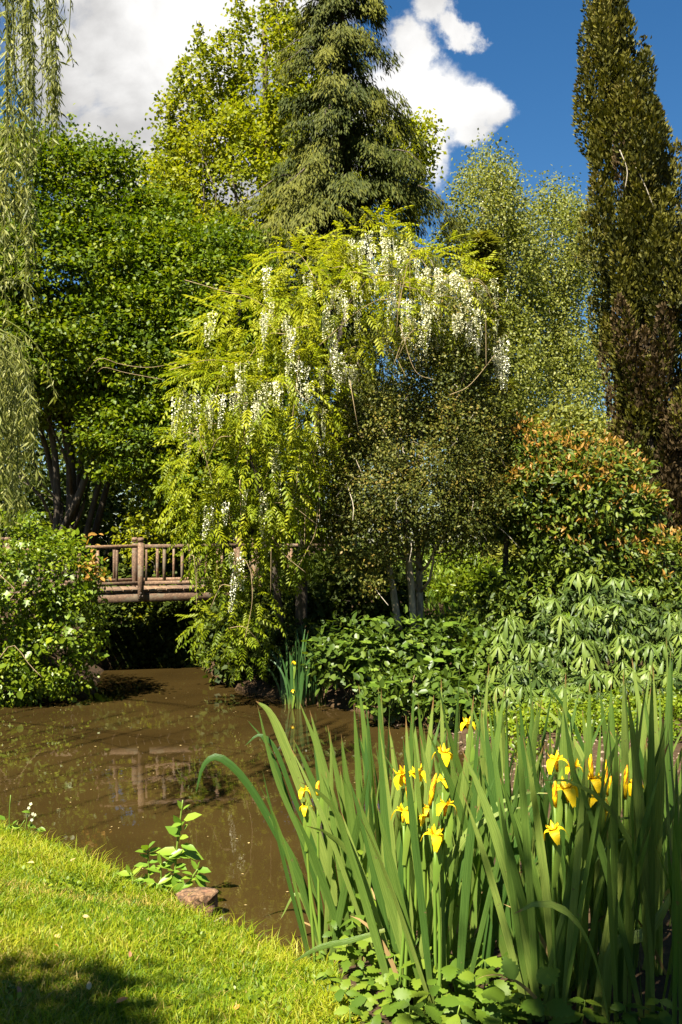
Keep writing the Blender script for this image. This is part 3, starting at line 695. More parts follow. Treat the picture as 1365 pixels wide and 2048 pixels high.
# leaning cypress, right
def cypress():
    Y = 15.5
    base = at(1325, 1150, Y); base[2] = hz(base[0], base[1]) - .05
    root = thing('cypress_tree', 'tall leaning dark cypress with a browned lower half at the right edge', 'tree', base)
    ax_py = np.array((-160, -60, 40, 130, 260, 430, 600, 750, 900, 1060)); ax_x = np.array((1208, 1210, 1222, 1232, 1248, 1272, 1285, 1298, 1312, 1322)); ax_r = np.array((10, 24, 40, 60, 76, 96, 102, 98, 84, 48))
    for off, rr in ((0, .15), (14, .09), (-12, .08)):
        tp = np.array([at(np.interp(q, ax_py, ax_x) + off * (1 - (1060 - q) / 1900), q, Y + off * .01) for q in np.linspace(1060, -60, 14)]); tp = np.concatenate([[base + (off * .006, 0, 0)], tp])
        V, Fs = tube(tp, np.linspace(rr, .02, len(tp)), 8); link('trunk', mesh_np('trunk', V, Fs, smooth=True), M['bark'], root)
    A, B = Acc(), Acc()
    # upright plumes packed round the axis, each a dense flame of small sprays
    for k in range(310):
        py = -120 + 1200 * rng.random() ** .82; az = rng.uniform(0, 2 * math.pi)
        if math.sin(az) > .3 and rng.random() < .4: az = -az
        R_ = np.interp(py, ax_py, ax_r) * (1 + .16 * math.sin(az * 3 + py * .021)); rr = R_ * rng.uniform(.35, 1.0)
        c = np.array([(np.interp(py, ax_py, ax_x) + math.cos(az) * rr - 682.5) / F * Y, Y + math.sin(az) * rr / F * Y, EYE + (HOR - py) / F * Y])
        ln = rng.uniform(.55, 1.15) * (.6 if py < 60 else 1); rad = rng.uniform(.10, .19) * (.6 if py < 60 else 1)
        axis = norm(np.array((math.cos(az) * .16 - .06, math.sin(az) * .16, 1.0))); m = int(1900 * ln * rad / .15 * .20) + 50
        t = rng.random(m); th = rng.uniform(0, 2 * math.pi, m); e1 = norm(np.cross(axis, (1, .2, 0))); e2 = np.cross(axis, e1)
        od = e1 * np.cos(th)[:, None] + e2 * np.sin(th)[:, None]
        q = rad * np.sin(np.clip(t * .86 + .14, 0, 1) * math.pi) ** .7 * rng.uniform(.55, 1.1, m) ** .5
        P = c + axis * ((t - .4) * ln)[:, None] + od * q[:, None]
        D = norm(axis * .9 + od * .55 + rng.normal(0, .3, (m, 3))); N = norm(od + np.array((0, 0, .25)) + rng.normal(0, .3, (m, 3)))
        dead = rng.random() < np.interp(py, (250, 550, 800, 1000), (.0, .08, .36, .75))
        (B if dead else A).add(*scatter(t_diamond(.26, .05), P, D, N, rng.uniform(.045, .095, m), np.clip(rng.random() * .45 + t * .25 + rng.random(m) * .3, 0, 1)))
    # sprigs that stick out of the outline
    for a, b, c, d in ((1250, 110, 1296, 72), (1262, 150, 1302, 132), (1270, 210, 1304, 182), (1300, 470, 1362, 430), (1330, 430, 1368, 380), (1200, 470, 1166, 425), (1190, 130, 1160, 128), (1185, 500, 1150, 520), (1200, 330, 1176, 300), (1215, 40, 1180, 25)):
        t = rng.random(60)[:, None]; P = at(a, b, Y) * (1 - t) + at(c, d, Y) * t + rng.normal(0, .035, (60, 3))
        A.add(*scatter(t_diamond(.24, .05), P, rng.normal(0, .6, (60, 3)) + (0, 0, .5), rng.normal(0, 1, (60, 3)), rng.uniform(.05, .10, 60), rng.random(60)))
    link('crown', A.mesh('crown'), M['cypress'], root)
    link('dead_foliage', B.mesh('dead_foliage'), M['cypress_dead'], root)
    for a, b, c, d, e, f in ((1270, 330, 1290, 370, 1310, 420), (1240, 300, 1255, 340, 1250, 380), (1320, 560, 1330, 620, 1318, 700), (1275, 620, 1280, 680, 1270, 740), (1290, 150, 1302, 175, 1303, 200))[:2]:
        Yf = Y - np.interp(b, ax_py, ax_r) / F * Y * .95
        V, Fs = tube(curve([at(a, b, Yf), at(c, d, Yf - .05), at(e, f, Yf)], 8), .008, 4); link('bare_twig', mesh_np('bare_twig', V, Fs), M['twig_pale'], root)
cypress()

# small-leaved tree with pale trunks, under the wisteria
Y = 13.0
def myrtle():
    base = at(835, 1150, Y); base[2] = hz(base[0], base[1]) - .05
    bl = [blob(830, 900, Y, 170, 150, 1.3), blob(880, 760, Y + .2, 120, 130, 1.1), blob(740, 960, Y - .2, 110, 100, 1.0), blob(920, 960, Y, 90, 120, 1.0), blob(830, 1010, Y - .3, 180, 80, 1.1), blob(720, 1080, Y - .4, 80, 70, .7), blob(735, 1150, Y - .5, 50, 35, .4), blob(890, 640, Y - .1, 95, 110, .9), blob(780, 760, Y - .2, 90, 110, .9), blob(690, 850, Y - .1, 60, 100, .7), blob(960, 830, Y - .1, 50, 100, .6), blob(660, 1000, Y - .1, 70, 90, .6), blob(920, 1080, Y, 60, 50, .7)]
    root, tp, C, O = tree('myrtle_tree', 'small leaved dark tree with mottled pale trunks beneath the wisteria', 'tree', [base + (.06, 0, 0), at(838, 1130, Y + .2), at(832, 1020, Y), at(845, 850, Y)], .055, bl, 'myrtle', t_diamond(.3, .06), 2500, 46, .10, .040, bark='bark_pale', limbs=22, limb_r=.022, inner=.4, up=.6, jit=.42, outw=.8, flat=.7)
    for pts, r in (([(798, 1260), (785, 1170), (770, 1080), (762, 980)], .05), ([(828, 1260), (822, 1160), (812, 1060), (806, 940)], .05)):
        P = [at(a, b, Y - .15) for a, b in pts]
        V, Fs = tube(curve(P, 10), np.linspace(r, r * .55, 10), 8); link('trunk', mesh_np('trunk', V, Fs, smooth=True), M['bark_pale'], root)
    for k in range(60):   # bare pale twigs poking through
        i = rng.integers(len(C)); d = norm(O[i] + (0, -.6, 0) + rng.normal(0, .5, 3)); L = rng.uniform(.2, .5)
        P = curve([C[i] - d * .1, C[i] + d * L * .5 + rng.normal(0, .04, 3), C[i] + d * L + np.array((0, 0, -.08))], 6)
        V, Fs = tube(P, np.linspace(.006, .003, 6), 3); link('twig', mesh_np('twig', V, Fs), M['twig_pale'], root)
myrtle()

Yb = 17.0
b3 = at(915, 1190, Yb); b3[2] = hz(b3[0], Yb) - .05
tree('sunlit_bush', 'bright sunlit green bush glimpsed behind the mottled pale trunks', 'shrub', [b3, at(915, 1180, Yb), at(918, 1150, Yb)], .02, [blob(945, 1155, Yb, 40, 35, .4), blob(905, 1185, Yb - .2, 40, 30, .4), blob(975, 1190, Yb - .3, 45, 30, .35), blob(850, 1205, Yb, 60, 25, .4), blob(920, 1130, Yb + 1, 60, 25, .4)], 'ivy', t_diamond(.16, .05), 420, 16, .16, .12, limbs=3, limb_r=.01, inner=.2, up=.3, droop=-.4)
# orange-tipped glossy shrub
def photinia(label, bl, ncl, base, stems, Y):
    root = thing('photinia_shrub', label, 'shrub', base, group='orange tipped glossy shrubs')
    for pts in stems:
        V, Fs = tube(curve(pts, 8), np.linspace(.05, .025, 8), 7); link('stem', mesh_np('stem', V, Fs, smooth=True), M['bark'], root)
    C, O = crown_clumps(bl, ncl, .5, .45)
    A, B = Acc(), Acc()
    top = np.clip(O[:, 2] * .8 + .25 - O[:, 1] * .15, 0, 1) * np.clip((C[:, 2] - 1.0) / 1.0, .15, 1)
    new = rng.random(len(C)) < top * .8
    A.add(*leaf_cloud(t_oval(.22, .06, .1), C, O, 10, .08, .09, up=.6, jit=.6, droop=.3, flat=.7))
    Cn = C[new] + O[new] * .04 + (0, 0, .03)
    B.add(*leaf_cloud(t_oval(.2, .06, .1), Cn, O[new], 9, .05, .07, up=.4, jit=.8, droop=-.5))
    link('foliage', A.mesh('foliage'), M['photinia'], root); f = link('young_leaves', B.mesh('young_leaves'), M['photinia_new'], root)
    f['label'] = 'orange red young leaves at the shoot tips'
Y = 13.2
b0 = at(1060, 1150, Y); b0[2] = hz(b0[0], b0[1]) - .05
photinia('large rounded shrub with orange young shoots left of the cypress trunk', [blob(1070, 915, Y, 75, 55, .7), blob(1040, 880, Y + .1, 35, 30, .4), blob(1165, 925, Y - .1, 80, 45, .7), blob(1240, 950, Y, 50, 40, .5), blob(1180, 1000, Y - .3, 95, 80, .8), blob(1060, 1000, Y - .2, 80, 65, .7), blob(1110, 960, Y - .4, 60, 50, .5), blob(1275, 1010, Y - .2, 40, 40, .4), blob(1240, 1030, Y - .2, 70, 80, .7), blob(1160, 1090, Y - .3, 110, 70, .7), blob(1010, 1020, Y, 55, 50, .5), blob(1240, 1130, Y - .4, 80, 70, .6)], 2300, b0,
         [[b0, at(1062, 1090, Y), at(1070, 980, Y)], [b0 + (-.3, .1, 0), at(1012, 1090, Y), at(1020, 1000, Y)], [b0 + (.3, 0, 0), at(1110, 1080, Y), at(1150, 960, Y)]], Y)
b1 = at(1350, 1250, 12.4); b1[2] = hz(b1[0], b1[1]) - .05
photinia('lower orange tipped shrub at the right edge in front of the cypress trunk', [blob(1345, 1130, 12.4, 70, 60, .5), blob(1400, 1170, 12.4, 80, 80, .6), blob(1320, 1190, 12.3, 60, 50, .5)], 420, b1, [[b1, at(1350, 1180, 12.4), at(1345, 1120, 12.4)]], 12.4)
# dark shrub in the shade below
Y = 12.9
b2 = at(1060, 1220, Y); b2[2] = hz(b2[0], b2[1]) - .05
tree('laurel_shrub', 'dark glossy shrub in shade beneath the orange tipped shrub', 'shrub', [b2, at(1070, 1200, Y), at(1090, 1150, Y)], .03, [blob(1080, 1180, Y, 110, 45, .5), blob(1010, 1230, Y, 90, 45, .5), blob(1190, 1180, Y - .1, 100, 40, .5), blob(950, 1240, Y + .2, 60, 35, .4)], 'photinia', t_oval(.24), 420, 10, .1, .11, limbs=4, limb_r=.012)

# ------------------------------------------------------------------ wisteria
def pinnate(nl, droop, L=.30):
    parts = []
    mid = []
    for i in range(nl):
        f = (i + 1) / nl
        y = .12 + .80 * f; z = -droop * y * y
        ll = .27 * (1.0 - .35 * abs(f - .45)) ; mid.append((0, y, z))
        for sx in (-1, 1): parts.append(xform(t_oval(.17, .03, .15), (sx * .9, .55, -.30 - droop * f), (sx * .25, .15, 1), ll * 1.1, (0, y, z)))
    parts.append(xform(t_oval(.17, .03, .15), (0, 1, -droop * 1.5), (0, 0, 1), .27, (0, .93, -droop * .86)))
    V, Fs = tube([(0, 0, 0), (0, .5, -droop * .25), (0, .95, -droop * .9)], .008, 3)
    parts.append((V, Fs)); return merge_t(parts)
PIN = [pinnate(5, .25), pinnate(5, .6), pinnate(4, .4), pinnate(6, .9)]
pin_me = [mesh_np('wisteria_leaf', V, Fs) for V, Fs in PIN]

def raceme(n, L, seed):
    r = np.random.default_rng(seed); parts = []
    V, Fs = tube([(0, 0, 0), (.01, 0, -L * .5), (0, 0, -L)], .0015, 3); parts.append((V, Fs))
    for i in range(n):
        f = (i + r.random()) / n; a = r.uniform(0, 2 * math.pi); rad = (.033 * (1 - f) ** .6 + .007)
        d = np.array((math.cos(a), math.sin(a), -.5 + r.normal(0, .3))); p = (math.cos(a) * rad, math.sin(a) * rad, -L * (.05 + .95 * f))
        s = .034 * (1 - .5 * f) * r.uniform(.7, 1.2)
        parts.append(xform(t_diamond(.42, .2), d, (r.normal(), r.normal(), 1), s, p))
    return merge_t(parts)
RAC = [mesh_np('blossom', *raceme(120, .48, 1), tint=None), mesh_np('blossom', *raceme(95, .38, 2)), mesh_np('blossom', *raceme(145, .62, 3)), mesh_np('blossom', *raceme(70, .28, 4))]
M['petal_white_o'] = leaf_mat('white_petal_obj', [(.56, .55, .32), (.70, .68, .47), (.80, .78, .64)], .35, .6, .2, use='obj', tcol=(1, 1, .9))

def put(o_name, me, mat, parent, p, d, n, s):
    d = Vector(d).normalized(); n = Vector(n); n = (n - d * n.dot(d)).normalized(); x = d.cross(n)
    o = bpy.data.objects.new(o_name, me); COL.objects.link(o)
    if len(me.materials) == 0: me.materials.append(mat)
    m = Matrix((x * s, d * s, n * s)).transposed().to_4x4(); m.translation = Vector([float(v) for v in p])
    o.parent = parent; o.matrix_parent_inverse = Matrix.Translation(-parent.location); o.matrix_basis = m
    return o

def wisteria():
    Y = 12.6
    base = at(600, 1150, 13.6); base[2] = hz(base[0], base[1]) - .05
    root = thing('wisteria', 'huge white flowering wisteria cascading over the trees beside the bridge', 'climbing plant', base)
    bl = [blob(745, 520, Y + .6, 95, 75, .9), blob(620, 570, Y + .4, 110, 80, 1.0), blob(870, 570, Y + .5, 100, 75, .9), blob(700, 640, Y, 170, 100, 1.1), blob(520, 680, Y, 120, 100, 1.1), blob(910, 640, Y + .2, 60, 70, .7),
          blob(450, 790, Y - .1, 100, 80, 1.0), blob(560, 800, Y - .2, 130, 110, 1.1), blob(420, 930, Y - .1, 80, 120, .9), blob(540, 950, Y - .2, 110, 130, .9), blob(620, 860, Y - .1, 60, 90, .7), blob(400, 1030, Y - .1, 60, 50, .6), blob(470, 1080, Y - .2, 90, 90, .6), blob(580, 1060, Y - .2, 60, 90, .5), blob(480, 1210, Y - .2, 75, 75, .4), blob(440, 1260, Y - .3, 60, 40, .3), blob(500, 1290, Y - .3, 45, 50, .3)]
    wt = [b[1][0] * b[1][2] for b in bl]; wt[3] *= .8
    for i in (12, 13): wt[i] *= 1.5
    for i in (14, 15, 16): wt[i] *= .7
    C, O = crown_clumps(bl, 5200, .62, .4, wt)
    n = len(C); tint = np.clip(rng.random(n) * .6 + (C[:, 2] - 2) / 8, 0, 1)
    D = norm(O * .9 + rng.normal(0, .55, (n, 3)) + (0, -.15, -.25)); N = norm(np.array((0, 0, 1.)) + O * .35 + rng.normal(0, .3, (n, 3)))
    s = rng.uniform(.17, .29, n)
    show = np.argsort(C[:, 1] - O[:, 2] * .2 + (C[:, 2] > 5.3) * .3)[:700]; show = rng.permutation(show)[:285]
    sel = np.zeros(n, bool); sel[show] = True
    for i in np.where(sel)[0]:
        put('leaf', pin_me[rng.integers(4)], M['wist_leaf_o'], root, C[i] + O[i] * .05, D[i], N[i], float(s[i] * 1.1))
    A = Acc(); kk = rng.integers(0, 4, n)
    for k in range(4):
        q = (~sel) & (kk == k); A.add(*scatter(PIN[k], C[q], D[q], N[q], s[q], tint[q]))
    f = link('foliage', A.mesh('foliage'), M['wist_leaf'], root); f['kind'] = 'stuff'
    # racemes: where the photograph shows them thickest
    spots = [(385, 790), (397, 800), (355, 795), (430, 770), (455, 765), (480, 770), (500, 790), (520, 760), (540, 770), (560, 745), (580, 650), (588, 700), (600, 720), (570, 630), (535, 600), (612, 560), (625, 740), (610, 760), (665, 640), (672, 690), (690, 700), (700, 735), (660, 720),
             (725, 480), (740, 475), (755, 470), (770, 480), (785, 490), (800, 495), (760, 500), (735, 510), (795, 520), (830, 530), (850, 540), (870, 545), (890, 540), (910, 545), (930, 555), (945, 570), (920, 580), (815, 600), (830, 610), (850, 600), (870, 610), (885, 640), (900, 620), (930, 620), (960, 640), (965, 660), (950, 630),
             (975, 560), (990, 690), (930, 680), (948, 600), (905, 575), (862, 585), (975, 655), (880, 560), (1000, 700), (1005, 715), (780, 600), (640, 830), (632, 860), (548, 880), (545, 900), (400, 990), (402, 1020), (440, 985), (455, 1010), (430, 1000), (525, 1000), (530, 1030), (540, 1050), (462, 1100), (458, 1125), (465, 1140), (510, 720), (470, 720), (440, 640), (530, 545), (540, 620), (690, 590), (710, 560), (840, 655), (885, 680), (505, 980)]
    for k_, (px, py) in enumerate(spots):
        for k in range((3 if px > 640 and k_ % 2 else 2) if py < 830 else 1):
            qx, qy = px + rng.normal(0, 12), py + rng.normal(0, 12)
            i = np.argmin(((C[:, 0] / C[:, 1] - (qx - 682.5) / F) ** 2 + ((C[:, 2] - EYE) / C[:, 1] - (HOR - qy) / F) ** 2) * 3e3 + (C[:, 1] - Y) * .10)
            yy = C[i, 1] - .12 if px < 970 else Y
            p = at(qx, qy, yy)
            o = link('blossom', RAC[rng.integers(4)], M['petal_white_o'], root); o.location = p; o.rotation_euler = (rng.normal(0, .10), rng.normal(0, .10), rng.uniform(0, 6)); sc = rng.uniform(.55, 1.1); o.scale = (sc, sc, sc * rng.uniform(.9, 1.2))
    # woody vine and long whips
    V, Fs = tube(curve([base, at(610, 1050, 13.6), at(640, 850, 13.4), at(690, 640, 13.2), at(740, 520, 13.1)], 14), np.linspace(.09, .03, 14), 7); link('stem', mesh_np('stem', V, Fs, smooth=True), M['bark'], root)
    V, Fs = tube(curve([base + (-.2, 0, 0), at(540, 1060, 13.4), at(500, 900, 13.2), at(470, 780, 13.0)], 12), np.linspace(.06, .02, 12), 7); link('stem', mesh_np('stem', V, Fs, smooth=True), M['bark'], root)
    whips = [[(170, 748), (200, 717), (240, 728), (300, 735), (370, 722)], [(195, 745), (210, 735), (250, 745), (330, 760)], [(370, 560), (440, 580), (510, 600), (560, 640)], [(520, 640), (560, 660), (620, 650)], [(700, 760), (712, 830), (720, 872), (728, 870), (722, 865)],
             [(590, 1145), (615, 1100), (632, 1060), (636, 1000)], [(545, 1075), (570, 1110), (612, 1145)], [(640, 690), (720, 620), (790, 585)], [(760, 560), (840, 580), (930, 600)], [(800, 650), (830, 740), (870, 760)], [(560, 760), (500, 840), (470, 930)], [(600, 700), (590, 800), (575, 900)], [(640, 1040), (640, 960), (660, 880)],
             [(530, 960), (555, 900), (600, 850)], [(480, 960), (482, 1040), (478, 1120)], [(940, 560), (960, 560), (985, 590)], [(900, 790), (940, 770), (990, 710)], [(430, 900), (425, 820), (440, 760)], [(500, 1120), (505, 1200), (490, 1280)], [(640, 580), (600, 510), (540, 505)], [(340, 740), (420, 720), (500, 730)]]
    for k in range(40):
        i = rng.integers(len(C)); q = C[i]; px_ = q[0] / q[1] * F + 682.5; py_ = HOR - (q[2] - EYE) / q[1] * F; L = rng.uniform(40, 130); a = rng.uniform(-2.6, -.3)
        whips.append([(px_, py_), (px_ + math.cos(a) * L * .5, py_ - math.sin(a) * L * .2 - 8), (px_ + math.cos(a) * L, py_ - math.sin(a) * L)])
    for w in whips:
        yo = Y - rng.uniform(.75, 1.1)
        V, Fs = tube(curve([at(a, b, yo + rng.normal(0, .06)) for a, b in w], 14), np.linspace(.0045, .0025, 14), 4); link('whip', mesh_np('whip', V, Fs, smooth=True), M['twig'], root)
    # trusses of hanging leaves at the lower left
    return root
wisteria()

# ------------------------------------------------------------------ hedge mass left of the bridge
def ivy_bush():
    Y = 13.0
    base = at(60, 1380, Y); base[2] = hz(base[0], base[1]) - .05
    root = thing('ivy_bush', 'dense bright green leafy bush overhanging the water left of the bridge', 'bush', base)
    bl = [blob(60, 1180, Y, 125, 100, .9), blob(30, 1100, Y + .3, 110, 70, .8), blob(120, 1150, Y - .1, 70, 75, .7), blob(145, 1250, Y - .2, 58, 85, .6), blob(90, 1320, Y - .3, 95, 70, .6), blob(-10, 1290, Y - .3, 110, 105, .7), blob(140, 1350, Y - .35, 45, 40, .4), blob(20, 1370, Y - .4, 90, 35, .4), blob(-90, 1250, Y, 130, 140, .8), blob(-60, 1340, Y - .3, 120, 60, .5)]
    V, Fs = tube([base, at(60, 1250, Y), at(60, 1130, Y)], [.07, .05, .03], 7); link('trunk', mesh_np('trunk', V, Fs, smooth=True), M['bark'], root)
    C, O = crown_clumps(bl, 1800, .6, .35)
    A = Acc(); A.add(*leaf_cloud(t_oval(.34, .06, .1), C, O, 24, .075, .052, up=.75, jit=.55, outw=.7, droop=.4))
    k = rng.permutation(len(C))[:230]
    A.add(*leaf_cloud(t_oval(.4, .06, .1), C[k] + O[k] * .05, O[k], 5, .09, .10, up=.6, jit=.5, outw=.8, droop=.6))
    f = link('foliage', A.mesh('foliage'), M['ivy'], root); f['kind'] = 'stuff'
    lm = mesh_np('leaf', *t_lobed())
    for px, py in ((50, 1150), (72, 1228), (40, 1140), (105, 1260), (20, 1185), (62, 1212), (120, 1195), (130, 1262), (25, 1380), (90, 1385), (60, 1372), (110, 1198), (55, 1200), (85, 1215), (140, 1255), (15, 1100), (45, 1085), (118, 1068))[::2]:
        i = np.argmin((C[:, 0] / C[:, 1] - (px - 682.5) / F) ** 2 * 3e3 + ((C[:, 2] - EYE) / C[:, 1] - (HOR - py) / F) ** 2 * 3e3 + C[:, 1] * .2)
        put('leaf', lm, M['bush_leaf'], root, at(px, py, C[i, 1] - .10), (rng.normal(0, .4), -.4, -.8), (rng.normal(0, .3), -.8, .6), rng.uniform(.09, .13))
    # orange young growth at the railing end
    B = Acc(); Cb = np.stack([at(185 + rng.normal(0, 9), 1125 + rng.normal(0, 22), Y - .5) for _ in range(15)]); B.add(*leaf_cloud(t_oval(.25), Cb, np.tile((.4, -.6, .2), (15, 1)), 4, .05, .08))
    y_ = link('young_leaves', B.mesh('young_leaves'), M['photinia_new'], root); y_['label'] = 'orange young leaves beside the railing'
    for pts in ([(-10, 1330), (25, 1290), (60, 1330), (85, 1355)], [(0, 1150), (30, 1180), (20, 1200)]):
        V, Fs = tube(curve([at(a, b, Y - 1.15) for a, b in pts], 9), .005, 4); link('twig', mesh_np('twig', V, Fs), M['twig'], root)
ivy_bush()

# ------------------------------------------------------------------ low ovate-leaved bushes on the far bank
OV_T = t_oval(.30, .05, .12)
ov_me = [mesh_np('leaf', *t_oval(.30, .05, .12)), mesh_np('leaf', *t_oval(.34, .04, .2)), mesh_np('leaf', *t_oval(.26, .07, .05))]
def low_bush(label, cx, cy, Y, rx, ry, n_leaf=58):
    base = at(cx, cy, Y); base[2] = hz(base[0], base[1]) - .03
    root = thing('low_bush', label, 'shrub', base, group='ovate leaved bushes along the far bank')
    bl = [blob(cx, cy, Y, rx, ry, .55), blob(cx - rx * .5, cy + ry * .3, Y - .15, rx * .6, ry * .8, .4), blob(cx + rx * .5, cy + ry * .3, Y - .15, rx * .6, ry * .8, .4)]
    C, O = crown_clumps(bl, 260, .55, .5)
    A = Acc(); A.add(*leaf_cloud(OV_T, C, O, 6, .08, .10, up=.8, outw=.6, jit=.45, droop=.3)); f = link('foliage', A.mesh('foliage'), M['bush_fol'], root); f['kind'] = 'stuff'
    for k in range(6):
        q = C[rng.integers(len(C))]; V, Fs = tube(wobble(base + rng.normal(0, .08, 3) * (1, 1, 0), q, 5, .04), np.linspace(.008, .004, 5), 4); link('stem', mesh_np('stem', V, Fs), M['twig'], root)
    front = np.argsort(C[:, 1] - .5 * O[:, 2])[:140]; front = rng.permutation(front)[:n_leaf // 4]
    for i in front:    # rosettes of four or five large leaves
        p = C[i] + O[i] * .05; a0 = rng.uniform(0, 6)
        for j in range(rng.integers(4, 6)):
            a = a0 + j * 1.4; ax = norm(np.array((math.cos(a), math.sin(a), rng.uniform(-.1, .35)))); nn = norm(np.array((0, -.25, 1)) + O[i] * .4 + rng.normal(0, .2, 3))
            put('leaf', ov_me[rng.integers(3)], M['bush_leaf'], root, p, ax, nn, rng.uniform(.11, .18))
low_bush('broad ovate leaved bush beside the far iris clump on the bank', 705, 1300, 12.3, 70, 60)
low_bush('pale tipped ovate leaved bush in front of the mottled trunks', 800, 1300, 12.2, 80, 65)
low_bush('ovate leaved bush between the pale tipped bush and the palmate plants', 905, 1310, 12.0, 75, 65)
low_bush('shaded ovate leaved bush at the foot of the palmate plants', 985, 1340, 11.6, 60, 75, 40)
low_bush('small ovate leaved bush low above the mud at the waterline', 830, 1378, 11.3, 100, 38, 44)
low_bush('lowest ovate leaved bush beside the gravel below the palmate plants', 940, 1395, 10.7, 70, 45, 40)

# ------------------------------------------------------------------ palmate perennials, right bank
def palmate(n, droop, seed):
    r = np.random.default_rng(seed); parts = []
    for i in range(n):
        a = R(-125 + 250 * i / (n - 1)); ln = .5 * (1 - .25 * abs(i - (n - 1) / 2) / ((n - 1) / 2)) * r.uniform(.9, 1.1)
        d = np.array((math.sin(a), math.cos(a), 0.)); sd_ = np.array((math.cos(a), -math.sin(a), 0.))
        w = .060
        c = [d * ln * t - np.array((0, 0, droop * (t * ln * 1.9) ** 2)) for t in (.12, .45, .75, 1.0)]
        V = np.array([c[0] - sd_ * w * .25, c[0] + sd_ * w * .25, c[1] + sd_ * w + (0, 0, -.02), c[2] + sd_ * w * .75, c[3], c[2] - sd_ * w * .75, c[1] - sd_ * w + (0, 0, -.02), c[1] + (0, 0, .03), c[2] + (0, 0, .02), c[0],
                      c[2] + sd_ * w * 1.5 + d * .05, c[2] - sd_ * w * 1.5 + d * .05])
        parts.append((V, [np.array([(9, 1, 2, 7), (9, 7, 6, 0), (7, 2, 3, 8), (7, 8, 5, 6)]), np.array([(8, 3, 4), (8, 4, 5), (2, 10, 3), (6, 5, 11)])]))
    return merge_t(parts)
PAL = [palmate(5, .55, 1), palmate(6, .8, 2), palmate(5, 1.0, 3)]
pal_me = [mesh_np('leaf', V, Fs) for V, Fs in PAL]
def perennial(cx, cy, Y, label, nl):
    base = at(cx, 1440, Y); base[2] = hz(base[0], Y) - .03; top = at(cx, cy, Y); base[0] += rng.normal(0, .08)
    root = thing('palmate_plant', label, 'plant', base, group='palmate leaved plants on the right bank')
    st = curve([base, (base + top) / 2 + rng.normal(0, .05, 3), top], 8)
    V, Fs = tube(st, np.linspace(.012, .006, 8), 5); link('stem', mesh_np('stem', V, Fs), M['iris_stalk'], root)
    for j in range(nl):
        f = 1 - (j // 4) * .21 - rng.uniform(0, .08); p = np.array([np.interp(f, np.linspace(0, 1, 8), st[:, q]) for q in range(3)])
        a = j * 1.65 + rng.uniform(0, 1.0); h = np.array((math.cos(a), math.sin(a), 0)); 
        if h[1] > .6: h[1] *= -1
        pl = rng.uniform(.05, .16); e = p + h * pl + np.array((0, 0, .04))
        V, Fs = tube([p, (p + e) / 2 + (0, 0, .03), e], .004, 3); s_ = link('leaf_stalk', mesh_np('leaf_stalk', V, Fs), M['iris_stalk'], root)
        put('leaf', pal_me[rng.integers(3)], M['palm_leaf'], root, e, h + np.array((0, -.2, -.35)), np.array((0, -.25, 1)) + h * .45, rng.uniform(.23, .36))
pp = [(1020, 1375), (1080, 1400), (1140, 1375), (1205, 1395), (1265, 1375), (1325, 1395), (1375, 1350), (1090, 1195), (1165, 1150), (1020, 1230), (1130, 1235), (1215, 1215), (1290, 1180), (1340, 1230), (1065, 1290), (1175, 1285), (1245, 1270), (1310, 1290), (1370, 1270), (1035, 1330), (1110, 1340), (1195, 1350), (1270, 1340), (1340, 1350), (1075, 1380), (1235, 1160), (1385, 1180), (1005, 1290), (1150, 1390), (1300, 1390)]
rk = ranks(pp, lambda q: q[1], lambda q: q[0], ['top', 'second', 'third', 'lowest'])
for i, (cx, cy) in enumerate(pp):
    Y = 11.7 - (cy - 1150) / 260 * 1.65 + rng.normal(0, .08)
    lab = {8: 'tallest palmate leaved plant topping the right bank mound', 7: 'palmate leaved plant with a drooping rosette at the upper left of its mound', 9: 'leftmost palmate leaved plant leaning into the shade', 12: 'palmate leaved plant below the lower orange tipped shrub', 26: 'palmate leaved plant high at the right edge of the picture'}.get(i, 'palmate leaved plant %s from the left in the %s tier of the right bank' % rk[i][::-1])
    perennial(cx, cy, Y, lab, 15 if cy < 1300 else 12)
A = Acc()
C, O = crown_clumps([blob(1120, 1330, 11.3, 110, 110, .5), blob(1240, 1310, 11.4, 110, 120, .5), blob(1350, 1310, 11.3, 90, 120, .5), blob(1050, 1370, 10.6, 70, 50, .4), blob(1200, 1390, 10.3, 120, 45, .4), blob(1330, 1390, 10.3, 100, 45, .4), blob(1200, 1240, 11.8, 120, 80, .4)], 1300, .5, .5)
for k in range(3):
    q = np.arange(len(C)) % 3 == k; n = q.sum()
    A.add(*scatter(PAL[k], C[q], norm(O[q] + rng.normal(0, .5, (n, 3)) + (0, 0, -.4)), norm(np.array((0, 0, 1.)) + O[q] * .5 + rng.normal(0, .3, (n, 3))), rng.uniform(.15, .25, n), rng.random(n)))
tag(link('palmate_undergrowth', A.mesh('palmate_undergrowth'), M['palm_fol']), 'shaded lower leaves massed beneath the palmate plants on the right bank', 'undergrowth', kind='stuff')

n = 4600
P = np.stack([rng.uniform(1.0, 4.6, n), rng.uniform(8.3, 10.5, n)], 1); d = pond_sd(P); P = P[(d > .25) & (np.sin(P[:, 0] * 5 + P[:, 1] * 3) + rng.normal(0, .6, n) > -.2 - (P[:, 1] - 9.2) * 2)]
Cg = np.column_stack([P, height(P) + rng.uniform(.02, .12, len(P))])
V, Fs, Ts = leaf_cloud(t_oval(.34), Cg, np.tile((0, -.5, .6), (len(Cg), 1)), 7, .05, .045, up=.8)
tag(link('bank_groundcover', mesh_np('bank_groundcover', V, Fs, Ts), M['ivy']), 'low yellow green ground cover along the mud below the palmate plants', 'ground cover', kind='stuff')

